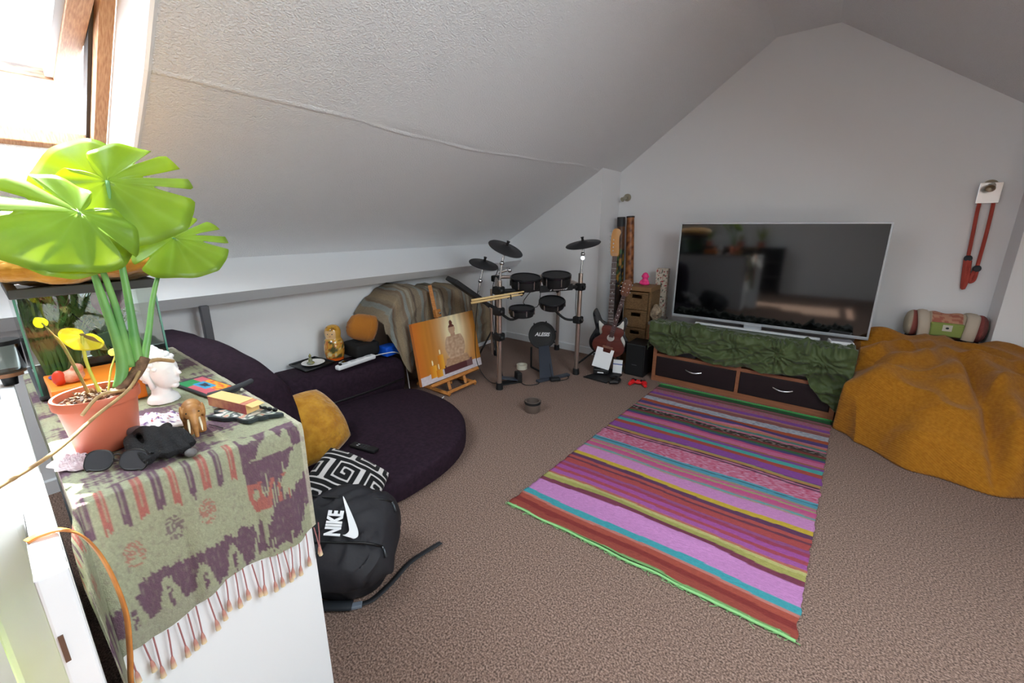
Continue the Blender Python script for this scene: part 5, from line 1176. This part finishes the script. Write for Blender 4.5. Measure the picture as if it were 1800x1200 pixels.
SH = frame((-2.1, 2.729, .868), (.6556, .7556, .13), (0, 0, 1)); dpart(MB().tube([SH @ V((0, .027*cos(i*pi/8)-.001, .015*sin(i*pi/8))) for i in range(17)], .004, 6), 'holder_loop', m_rub, smooth=60)
tag(MB().lathe([(.036, 0), (.056, 0), (.056, .046), (.036, .046), (.036, 0)], 32, TR((-2.36, 3.26, .0)), cap=False).build('tape_roll', M('masking_tape', rgb(214, 208, 190), .7), smooth=40), 'roll of pale masking tape on the carpet beside the kick pad', 'tape')

# ------------------------------------------------------------------ guitars
def outline_mesh(out, t, bev=.006):
    bm = bmesh.new(); vs = [bm.verts.new((x, y, 0)) for x, y in out]; f = bm.faces.new(vs); r = bmesh.ops.extrude_face_region(bm, geom=[f]); vv = [g for g in r['geom'] if isinstance(g, bmesh.types.BMVert)]
    for v in vv: v.co.z += t
    bm.normal_update(); ed = [e for e in bm.edges if abs(e.verts[0].co.z-e.verts[1].co.z) < 1e-6]; bmesh.ops.bevel(bm, geom=ed, offset=bev, segments=2, affect='EDGES', profile=.6)
    bm.verts.index_update(); r = ([v.co[:] for v in bm.verts], [[v.index for v in f.verts] for f in bm.faces]); bm.free(); return r
def smooth_out(pts, n=5): return [(p.x, p.y) for p in bez([(x, y, 0) for x, y in pts]+[(pts[0][0], pts[0][1], 0)], n)[:-1]]
def guitar(name, label, M0, S, body, bmat, neckl, nw, headm, fret, pick=None, sound=None, tun=6, headcol=None):
    g = thing(name, label, 'guitar')
    vs, fs = outline_mesh(smooth_out([(x*S, y*S) for x, y in body]), .042*S); MB().add(vs, fs, M0).build('body', bmat, g, smooth=50)
    top = .042*S; y0 = .30*S; y1 = y0+neckl
    if pick:
        vs, fs = outline_mesh(smooth_out([(x*S, y*S) for x, y in pick]), .004, .001); MB().add(vs, fs, M0 @ TR((0, 0, top-.001))).build('pickguard', M('pickguard_white', rgb(226, 222, 214), .35), g, smooth=50)
        for yy in (.13, .18, .235): MB().box((-.035*S, yy*S-.008, top+.002), (.035*S, yy*S+.008, top+.010), M0, bev=.003).build('pickup', M('pickup_cream', rgb(214, 206, 190), .4), g)
        for k in range(3): MB().lathe([(0, 0), (.011, 0), (.009, .012), (0, .012)], 12, M0 @ TR((.09*S+.012*k, .12*S-.035*k, top+.002)), cap=False).build('knob', M('knob_cream', rgb(230, 226, 214), .4), g, smooth=40)
        MB().box((-.04*S, .075*S, top), (.04*S, .105*S, top+.010), M0, bev=.002).build('bridge', m_chrome, g)
    if sound:
        MB().lathe([(0, 0), (sound, 0), (sound, .001), (0, .001)], 24, M0 @ TR((0, .21*S, top)), cap=False).build('sound_hole', M('hole_dark', rgb(190, 186, 180), .6), g)
        MB().box((-.055*S, .085*S, top), (.055*S, .11*S, top+.008), M0, bev=.002).build('bridge', M('pale_bridge', rgb(140, 96, 76), .5), g)
    MB().add(*[[(-nw*.5, .22*S, top), (nw*.5, .22*S, top), (nw*.42, y1, top), (-nw*.42, y1, top), (-nw*.5, .22*S, top+.008), (nw*.5, .22*S, top+.008), (nw*.42, y1, top+.008), (-nw*.42, y1, top+.008)], [(0, 3, 2, 1), (4, 5, 6, 7), (0, 1, 5, 4), (1, 2, 6, 5), (2, 3, 7, 6), (3, 0, 4, 7)]], M0).build('fretboard', fret, g)
    MB().tube([M0 @ V((0, .28*S, top-.018)), M0 @ V((0, y1, top-.018))], nw*.40, 10).build('neck', headm, g, smooth=60)
    for k in range(15):
        yy = y1-(y1-.24*S)*(1-2**(-(k+1)/12))*1.55; 
        if yy < .24*S: break
        MB().box((-nw*.46, yy-.0012, top+.008), (nw*.46, yy+.0012, top+.0095), M0).build('fret', m_chrome, g)
        if k in (2, 4, 6, 8, 11): MB().lathe([(0, 0), (.005, 0), (.005, .0008), (0, .0008)], 10, M0 @ TR((0, yy+.014, top+.008)), cap=False).build('inlay', M('inlay', rgb(226, 224, 216), .4), g)
    hs = S*1.15; hd = [(-.021*hs, 0), (-.034*hs, .03*hs), (-.032*hs, .16*hs), (-.012*hs, .205*hs), (.024*hs, .20*hs), (.036*hs, .175*hs), (.026*hs, .14*hs), (.03*hs, .05*hs), (.02*hs, 0)] if headcol else [(-.02*hs, 0), (-.036*hs, .03*hs), (-.034*hs, .14*hs), (.034*hs, .14*hs), (.036*hs, .03*hs), (.02*hs, 0)]
    vs, fs = outline_mesh(smooth_out(hd, 3), .014, .002); MB().add(vs, fs, M0 @ TR((0, y1, top-.010), (R(4), 0, 0))).build('headstock', headm if not headcol else headcol, g, smooth=50)
    for k in range(tun):
        if headcol: p = (-.038*hs, (.04+.027*k)*hs); q = (-.014*hs, p[1])
        else: sd_ = -1 if k % 2 else 1; p = (sd_*.042*hs, (.04+.036*(k//2))*hs); q = (sd_*.02*hs, p[1])
        MB().tube([M0 @ V((q[0], y1+q[1], top+.004)), M0 @ V((q[0], y1+q[1], top+.016))], .006, 8).build('tuning_post', m_chrome, g, smooth=60); MB().ball((p[0], y1+p[1], top), (.010, .006, .006), 8, 6, M0).build('tuning_peg', m_chrome if not headcol else m_wp, g, smooth=180)
    for k in range(6 if tun > 4 else 4):
        xx = (-.5+k/(5 if tun > 4 else 3))*nw*.72; MB().tube([M0 @ V((xx*1.15, .09*S, top+.013)), M0 @ V((xx, y1+.03, top+.012))], .0007, 4).build('string', m_chrome, g)
    return g
STRAT = [(-.02, -.01), (-.10, .0), (-.165, .05), (-.178, .12), (-.150, .19), (-.128, .235), (-.145, .30), (-.158, .37), (-.13, .415), (-.10, .37), (-.075, .315), (-.045, .295), (0, .29), (.04, .285), (.07, .28), (.10, .315), (.128, .345), (.150, .32), (.148, .27), (.132, .22), (.140, .18), (.168, .13), (.172, .06), (.11, .0), (.04, -.01)]
PICK = [(-.09, .20), (-.10, .30), (-.07, .28), (-.03, .255), (.035, .25), (.08, .27), (.115, .31), (.12, .25), (.11, .19), (.14, .12), (.13, .06), (.09, .045), (.06, .11), (-.02, .12), (-.06, .14)]
# on a floor stand, leaning back
S_ = 1.13
GMx = frame((-1.64, 3.80, .17), (.93, .36, 0), (.025, .12, 1.0))
guitar('electric_guitar', 'black electric guitar with white pickguard and maple headstock', GMx, S_, STRAT, M('black_lacquer', rgb(20, 20, 24), .15, coat=.6), .655, .056, M('maple', rgb(206, 150, 86), .35), M('rosewood', rgb(74, 50, 44), .5), pick=PICK, headcol=M('maple_head', rgb(206, 150, 86), .35))
UKE = [(-.03, 0), (-.11, .012), (-.165, .07), (-.165, .14), (-.118, .20), (-.102, .235), (-.118, .285), (-.10, .325), (-.04, .335), (.04, .335), (.10, .325), (.118, .285), (.102, .235), (.118, .20), (.165, .14), (.165, .07), (.11, .012), (.03, 0)]
UMx = frame((-1.635, 3.715, .185), (.90, .36, -.22), (.235, .03, .97))
guitar('travel_guitar', 'small reddish-brown acoustic guitar leaning on the black electric guitar', UMx, .93, UKE, M('mahogany', rgb(104, 48, 40), .4, col2=rgb(86, 38, 32), vscale=9, stretch=(1, 1, 6)), .36, .044, M('mahogany_neck', rgb(120, 78, 58), .45), M('rosewood', (0, 0, 0)), sound=.036, tun=6)
gs = thing('guitar_stand', 'black tubular floor stand under the two guitars', 'guitar stand')
for p, q in (((-1.66, 3.86, .30), (-1.95, 3.72, .015)), ((-1.66, 3.86, .30), (-1.455, 3.765, .02)), ((-1.66, 3.86, .30), (-1.66, 4.12, .015))): MB().tube([p, q], .010, 8).build('stand_leg', m_rub, gs, smooth=60)
MB().tube([(-1.66, 3.86, .28), (-1.66, 3.93, .92)], .012, 8).build('stand_pole', m_rub, gs, smooth=60)
MB().tube([(-1.72, 3.92, .88), (-1.62, 3.92, .88)], .010, 8).build('neck_rest', m_rub, gs, smooth=60)
for s_ in (-.09, .09): MB().tube([(-1.66+s_, 3.88, .20), (-1.66+s_, 3.76, .15), (-1.66+s_, 3.69, .17)], .010, 8).build('cradle_arm', m_rub, gs, smooth=60)
MB().tube([(-1.75, 3.88, .20), (-1.57, 3.88, .20)], .010, 8).build('cradle_bar', m_rub, gs, smooth=60)

# ------------------------------------------------------------------ didgeridoos in the corner
def didge(name, label, p, q, r0, r1, col, caps):
    t = thing(name, label, 'didgeridoo'); p, q = V(p), V(q); n = 60; cc = []
    b = MB(); P = [p+(q-p)*(i/n) for i in range(n+1)]; b.tube(P, [r0+(r1-r0)*i/n+.002*nz(i*.3, r0*90) for i in range(n+1)], 20)
    for i in range(n+1):
        for j in range(20): cc.append(col(i/n, j/20))
    b.build('tube', MV('painted_bamboo', .3), t, smooth=60, cols=cc)
    d = (q-p).normalized(); MB().tube([q-d*caps, q+d*.004], r1*1.07, 20).build('mouth_band', M('black_tape', rgb(26, 28, 32), .5), t, smooth=60); return t
def dcol1(v, a):
    n1 = nz(a*9, v*60, 2.)
    if v > .78: return mixc(rgb(120, 78, 50), rgb(70, 46, 34), .5+n1)
    if .50 < v < .78: return rgb(176, 126, 50) if n1 > .12 else (rgb(60, 96, 60) if n1 < -.2 else rgb(36, 36, 30))
    return mixc(rgb(70, 48, 38), rgb(34, 30, 30), .5+n1)
def dcol2(v, a):
    n1 = nz(a*7+3, v*34, 5.); return mixc(rgb(178, 112, 66), rgb(92, 50, 30), min(1, max(0, .35+1.5*n1)))
didge('didgeridoo', 'dark didgeridoo with a painted green and gold band in the corner', (-1.80, 4.42, 0), (-1.875, 4.47, 1.545), .052, .042, dcol1, .10)
didge('didgeridoo', 'reddish-brown mottled didgeridoo next to the wicker drawers', (-1.685, 4.46, 0), (-1.80, 4.55, 1.555), .055, .042, dcol2, .012)

# ------------------------------------------------------------------ wicker drawers and what stands round them
m_wick = M('wicker', rgb(150, 116, 76), .8, col2=rgb(112, 82, 50), vscale=60, stretch=(1, 1, 4), bump=.8, bscale=140)
wd = thing('wicker_drawers', 'narrow tower of woven wicker drawers with cut-out handles', 'drawers', (-1.485, 4.23, 0))
m_wfr = M('wicker_frame', rgb(140, 104, 66), .7)
MB().box((-.14, -.15, .80), (.14, .15, .845), bev=.006).build('top_panel', m_wfr, wd); MB().box((-.14, -.15, 0), (.14, .15, .03)).build('base_panel', m_wfr, wd); MB().box((-.14, .135, .03), (.14, .15, .80)).build('back_panel', m_wfr, wd)
for s_ in (-1, 1): MB().box((s_*.13-.01, -.14, .03), (s_*.13+.01, .135, .80)).build('side_panel', m_wick, wd)
for k in range(4):
    z0 = .035+k*.191; d = MB(); [d.box(lo, hi) for lo, hi in (((-.115, -.155, z0), (.115, -.143, z0+.118)), ((-.115, -.155, z0+.158), (.115, -.143, z0+.182)), ((-.115, -.155, z0+.118), (-.052, -.143, z0+.158)), ((.052, -.155, z0+.118), (.115, -.143, z0+.158)), ((-.115, -.143, z0), (-.105, .12, z0+.182)), ((.105, -.143, z0), (.115, .12, z0+.182)), ((-.105, .11, z0), (.105, .12, z0+.182)), ((-.105, -.143, z0), (.105, .11, z0+.01)))]; dr = d.build('drawer', m_wick, wd)     # open basket with a real hand hole
    MB().tube([(-.115, -.157, z0+.176), (.115, -.157, z0+.176)], .006, 6).build('woven_rim', m_wfr, dr, smooth=180)
pk = thing('pink_figure', 'glossy neon pink seated figure on top of the wicker drawers', 'figurine', (-1.475, 4.25, .846)); b = MB()
b.ball((0, 0, .014), (.055, .04, .016)).ball((0, .0, .045), (.036, .03, .04)).ball((0, 0, .095), (.034, .032, .04)).tube([(-.03, -.01, .05), (-.045, -.02, .015)], .013, 8).tube([(.03, -.01, .05), (.045, -.02, .015)], .013, 8); soft(b, 'body', M('neon_pink', rgb(250, 60, 140), .35), .005, pk)
for s_ in (-1, 1): MB().ball((s_*.034, 0, .092), (.006, .008, .013), 8, 6).build('ear', M('neon_pink', (0, 0, 0)), pk, smooth=180)
cc = []; b = MB()
def flo(z, a):
    q = nz(a*6, z*24, 3.); r_ = nz(a*7+9, z*26, 7.)
    return rgb(170, 70, 70) if q > .34 else (rgb(70, 80, 66) if r_ > .34 else (rgb(190, 150, 130) if q < -.38 else rgb(214, 206, 190)))
fm = [(-1.385+.12*u, 4.36, .52+.50*v) for v in [i/60 for i in range(61)] for u in [j/16 for j in range(17)]]
ft = thing('floral_box', 'tall narrow box covered in cream floral paper beside the television', 'box', (-1.352, 4.435, 0))
b.grid(lambda u, v: (cc.append(flo(v*2, u)), (-.062+.124*u, -.031, 1.015*v))[1], 18, 140); b.build('floral_front', MV('floral_paper', .5), ft, cols=cc)
cc2 = []; b = MB(); b.grid(lambda u, v: (cc2.append(flo(v*2, u+3)), (.063, -.03+.06*u, 1.015*v))[1], 8, 140); b.build('floral_side', MV('floral_paper', .5), ft, cols=cc2)
MB().box((-.062, -.03, 0), (.062, .03, 1.015)).build('core', M('cream_card2', rgb(206, 198, 182), .7), ft)
sd_ = thing('side_cabinet', 'low grey-topped wooden side table wedged beside the television unit', 'side table', (-1.30, 4.27, 0)); 
MB().box((-.04, -.22, .475), (.05, .13, .505), bev=.003).build('top', M('grey_wood', rgb(120, 112, 106), .6), sd_); MB().box((-.035, -.21, 0), (-.02, .12, .475)).build('side_panel', m_beech, sd_); MB().box((-.02, -.21, .0), (.03, -.198, .475)).build('front_panel', m_beech, sd_); MB().box((.03, -.21, 0), (.045, .12, .475)).build('side_panel', m_beech, sd_)
bm_ = thing('stone_face', 'small weathered stone face leaning on the side table edge', 'ornament', (-1.315, 3.95, .475), rz=R(-55)); bm_.location = (-1.288, 4.115, .5055); bm_.scale = (.85, .85, .95); b = MB()
b.ball((0, 0, .085), (.055, .062, .085), 18, 14).tube([(.05, 0, .10), (.064, 0, .075)], [.008, .014], 8).ball((.05, 0, .05), (.012, .024, .007)).ball((.045, 0, .03), (.016, .02, .014)).ball((-.01, 0, .155), (.035, .038, .03))
for s_ in (-1, 1): b.ball((.046, s_*.025, .098), (.012, .016, .008)); b.ball((0, s_*.062, .08), (.012, .008, .032))
soft(b, 'face', M('weathered_stone', rgb(168, 150, 126), .8, col2=rgb(110, 92, 74), vscale=24), .005, bm_, 2)

spk = thing('loudspeaker', 'black upright loudspeaker on the floor beside the television unit', 'speaker', (-1.345, 3.895, 0))
MB().box((-.095, -.13, .0), (.095, .13, .325), bev=.006).build('cabinet', m_blackp, spk); MB().box((-.088, -.142, .012), (.088, -.130, .313), bev=.004).build('grille', M('grille_cloth', rgb(12, 12, 13), .9), spk); MB().box((-.025, -.1435, .115), (.025, -.142, .123)).build('name_badge', M('badge', rgb(90, 90, 92), .4, .5), spk)
mt = tag(MB().prism([(-1.725, 3.42), (-1.475, 3.405), (-1.44, 3.70), (-1.60, 3.80)], .001, .012).build('black_board', m_rub), 'flat black board lying on the carpet in front of the guitars', 'board')
b = MB(); b.box((-.075, -.06, 0), (.075, .06, .06), TR((-1.628, 3.612, .013), (0, 0, .35)), bev=.015)
gd = thing('router_box', 'small black device with white label under a propped paper sheet', 'device'); b.build('casing', m_blackp, gd); MB().box((-.03, -.0605, .018), (.03, -.059, .03), TR((-1.628, 3.612, .013), (0, 0, .35))).build('label_strip', m_wp, gd)
pp = frame((-1.615, 3.56, .085), (.80, .34, -.20), (.42, .42, .74))
tag(MB().prism([(-.085, 0), (.085, 0), (.085, .20), (.055, .20), (.05, .165), (-.02, .165), (-.025, .20), (-.085, .20)], 0, .0012, pp).build('paper_sheet', m_wp), 'white sheet of paper with a notched edge propped on a black device', 'paper')
fp = frame((-1.497, 3.712, .013), (.93, .25, 0), (-.03, .18, .9)); bk = thing('paper_packet', 'pale packet with a blue band leaning behind the paper sheet', 'packet'); MB().box((-.045, 0, 0), (.045, .135, .018), fp, bev=.003).build('packet', m_wp, bk); MB().box((-.046, .085, .0175), (.046, .095, .0185), fp).build('blue_band', M('blue_print', rgb(80, 96, 160), .5), bk)
def pad_ctrl(name, label, loc, rz, m):
    t = thing(name, label, 'game controller', loc, rz); b = MB()
    b.ball((0, 0, .026), (.062, .032, .02)).ball((-.052, -.012, .026), (.03, .032, .021)).ball((.052, -.012, .026), (.03, .032, .021)).tube([(-.055, -.02, .026), (-.072, -.075, .018)], [.024, .015], 10).tube([(.055, -.02, .026), (.072, -.075, .018)], [.024, .015], 10)
    soft(b, 'shell', m, .005, t, 3)
    for s_ in (-1, 1): MB().tube([(s_*.026, -.018, .04), (s_*.026, -.018, .055)], [.007, .010], 10).build('thumb_stick', m_rub, t, smooth=60)
    for dx, dy in ((.01, 0), (-.01, 0), (0, .01), (0, -.01)): MB().ball((.05+dx, .004+dy, .046), .0045, 7, 5).build('button', m_rub, t, smooth=180); MB().box((-.05+dx-.004, .004+dy-.004, .043), (-.05+dx+.004, .004+dy+.004, .049)).build('pad_key', m_rub, t)
pad_ctrl('game_controller', 'bright red game controller on the carpet by the loudspeaker', (-1.225, 3.575, 0), R(12), M('red_plastic', rgb(214, 24, 30), .35))
pad_ctrl('game_controller', 'black game controller next to the red one', (-1.40, 3.50, 0), R(-70), m_blackp)
cu = thing('candle_holder', 'small grey cylindrical holder alone on the carpet', 'candle holder', (-1.70, 2.50, 0))
MB().lathe([(0, 0), (.058, 0), (.062, .006), (.064, .085), (.062, .092), (.055, .092), (.053, .02), (0, .018)], 32, cap=False).build('cup', M('grey_metalic', rgb(120, 106, 98), .35, .4), cu, smooth=40); MB().lathe([(.0645, .07), (.066, .07), (.066, .09), (.0645, .09)], 32, cap=False).build('dark_band', m_rub, cu, smooth=40); MB().lathe([(0, .018), (.052, .018), (.052, .045), (0, .045)], 24, cap=False).build('wax', M('dark_wax', rgb(60, 52, 50), .5), cu, smooth=40)
wb = thing('white_device', 'small white box on the green cloth under the television corner', 'device', (.20, 4.02, .548), rz=R(10)); MB().box((-.075, -.055, 0), (.075, .055, .03), bev=.006).build('case', m_wp, wb); MB().box((-.065, -.046, .0295), (.065, .046, .031)).build('grey_top', M('grey_top', rgb(150, 150, 156), .3), wb)

# ------------------------------------------------------------------ seat under the throw, bundle behind it
st_ = thing('low_seat', 'low upholstered seat hidden under the mustard throw', 'seat', (.78, 4.3, 0)); MB().box((-.16, -.30, 0), (.25, .10, .42), bev=.02).build('seat_block', m_purple, st_); MB().box((-.16, .10, 0), (.25, .29, .602), bev=.02).build('backrest', m_purple, st_)
bd = thing('rolled_bundle', 'rolled kilim cushion with a green pocket behind the mustard throw', 'cushion', (.82, 4.50, .60)); cc = []
b = MB()
def rol(a, e):
    la = 2*pi*a; x = -.225+.45*e; k = min(e, 1-e)/.10; r = .5+.5*sqrt(max(0, 1-(1-min(1, k))**2)); w = 1+.05*sin(e*22)+.04*nz(la, e*7)
    st = int(e*13) % 13; n1 = nz(a*30, e*9)
    c = {0: rgb(190, 176, 154), 1: rgb(150, 82, 74), 2: rgb(196, 182, 160), 3: rgb(196, 182, 160), 10: rgb(192, 178, 156), 11: rgb(150, 80, 76), 12: rgb(120, 70, 66), 9: rgb(196, 182, 160)}.get(st, rgb(172, 104, 86) if n1 > 0 else rgb(196, 146, 120)); cc.append(c)
    return (x, .085*r*w*cos(la), .10+.10*r*w*sin(la))
b.grid(rol, 40, 60, closed_u=True); n_ = len(b.v); b.f.append(tuple(range(39, -1, -1))); b.f.append(tuple(range(n_-40, n_))); b.build('roll', MV('kilim', .9, bump=.4, bscale=200), bd, smooth=60, cols=cc)
MB().box((-.09, -.105, .03), (.095, -.07, .135), bev=.012).build('green_pocket', M('green_canvas', rgb(142, 156, 82), .9), bd); MB().box((-.022, -.1075, .075), (.03, -.1048, .122)).build('cloth_label', M('label_cloth', rgb(206, 200, 186), .8), bd); MB().ball((.004, -.1075, .098), (.010, .001, .008), 8, 6).build('label_mark', m_blackp, bd)
for s_ in (-1, 1): MB().tube(bez([(s_*.13, .05, .19), (s_*.135, -.06, .19), (s_*.125, -.11, .10), (s_*.12, -.105, .02)]), .036, 10, flat=.5).build('strap', M('cream_canvas', rgb(198, 184, 166), .9), bd, smooth=180)

# ------------------------------------------------------------------ wall lights and rope
def spot(name, label, x, z, plate=False):
    t = thing(name, label, 'wall light', (x, 4.61, z))
    if plate: MB().box((-.058, -.034, -.125), (.058, -.028, .02), bev=.002).build('back_plate', m_chrome, t)
    MB().lathe([(0, 0), (.042, 0), (.040, .016), (.015, .022), (0, .022)], 24, TR((0, 0, 0), (pi/2, 0, 0)), cap=False).build('rose', M('aged_steel', rgb(176, 170, 150), .3, .9), t, smooth=40)
    MB().tube([(0, -.02, 0), (-.005, -.05, -.005)], .009, 10).build('arm', m_chrome, t, smooth=60)
    MB().lathe([(0, 0), (.018, 0), (.022, .05), (.026, .06), (.018, .06), (0, .05)], 18, TR((.0, -.055, .0), (R(60), R(-150), 0)), cap=False).build('shade', M('aged_steel', (0, 0, 0)), t, smooth=40)
    return t
spot('wall_spotlight', 'small round metal spotlight above the didgeridoos', -1.875, 1.765); spot('wall_spotlight', 'metal spotlight on a square plate holding the red rope', .885, 1.742, True)
rp = thing('red_rope', 'red rope with dark stoppers hanging from the plate spotlight', 'rope', (.885, 4.59, 1.70)); m_rope = M('red_rope', rgb(186, 78, 66), .85, bump=.6, bscale=180)
def rb(pts, r): return MB().tube(bez([(x-.885, y-4.59, z-1.70) for x, y, z in pts]), r, 8).build('cord', m_rope, rp, smooth=180)
rb([(.885, 4.597, 1.735), (.862, 4.597, 1.70), (.852, 4.594, 1.60), (.86, 4.588, 1.40), (.868, 4.588, 1.22)], .011); rb([(.885, 4.597, 1.735), (.91, 4.597, 1.70), (.923, 4.594, 1.60), (.928, 4.588, 1.38), (.928, 4.588, 1.15)], .011)
for x, z in ((.869, 1.215), (.929, 1.142)): MB().ball((x-.885, -.004, z-1.70), (.024, .018, .027), 12, 8).build('stopper', M('rubber_grey', rgb(54, 60, 66), .6), rp, smooth=180)
for pts in ([(.858, 4.588, 1.21), (.868, 4.585, 1.10), (.882, 4.585, .99), (.893, 4.585, 1.05), (.882, 4.585, 1.20)], [(.868, 4.582, 1.21), (.874, 4.58, 1.1), (.886, 4.58, .985)]): rb(pts, .012)
rb([(.925, 4.588, 1.14), (.91, 4.585, 1.08), (.912, 4.585, 1.04), (.93, 4.585, 1.06), (.933, 4.588, 1.13)], .011)
tag(MB().lathe([(0, 0), (.012, 0), (.010, .012), (0, .012)], 14, TR((-1.41, 4.61, 2.36), (pi/2, 0, 0)), cap=False).build('wall_plug', m_white, smooth=40), 'tiny white wall plug high on the gable wall', 'wall plug')

# ------------------------------------------------------------------ dark bookcase at the rear, seen in the television screen
bc = thing('dark_bookcase', 'low dark bookcase against the rear wall mirrored in the television', 'bookcase', (-1.65, YK+.17, 0))
m_bc = M('dark_oak', rgb(40, 30, 26), .5)
for x_ in (-.95, 0, .95): MB().box((x_-.012, -.16, 0), (x_+.012, .16, 1.0)).build('upright', m_bc, bc)
for z_ in (.03, .35, .67, .985): MB().box((-.96, -.16, z_-.012), (.96, .16, z_+.012)).build('shelf', m_bc, bc)
MB().box((-.95, -.165, 0), (.95, -.155, 1.0)).build('back_panel', m_bc, bc)
for k, (x_, h_) in enumerate(((-.55, .35), (.1, .22), (.5, .38))):
    pt = thing('pot_plant', ['bushy pot plant on the dark bookcase end', 'short pot plant on the middle of the bookcase', 'spiky tall pot plant on the dark bookcase'][k], 'houseplant', (-1.65+x_, YK+.17, .997))
    MB().lathe([(0, 0), (.06, 0), (.075, .11), (.068, .11), (.05, .08), (0, .08)], 20, cap=False).build('pot', m_pot, pt, smooth=40)
    b = MB(); rr2 = random.Random(k)
    for q in range(26):
        a = rr2.uniform(0, 2*pi); d = V((cos(a), sin(a), 0)); l = h_*rr2.uniform(.5, 1); s_ = d.cross(V((0, 0, 1)))*.012; p0 = V((0, 0, .09)); p1 = p0+d*l*.25+V((0, 0, l*.6)); p2 = p0+d*l*.5+V((0, 0, l))
        o_ = len(b.v); b.v += [tuple(p0-s_*.3), tuple(p0+s_*.3), tuple(p1-s_), tuple(p1+s_), tuple(p2)]; b.f += [(o_, o_+1, o_+3, o_+2), (o_+2, o_+3, o_+4)]
    o = b.build('foliage', m_leafd, pt); o['kind'] = 'stuff'
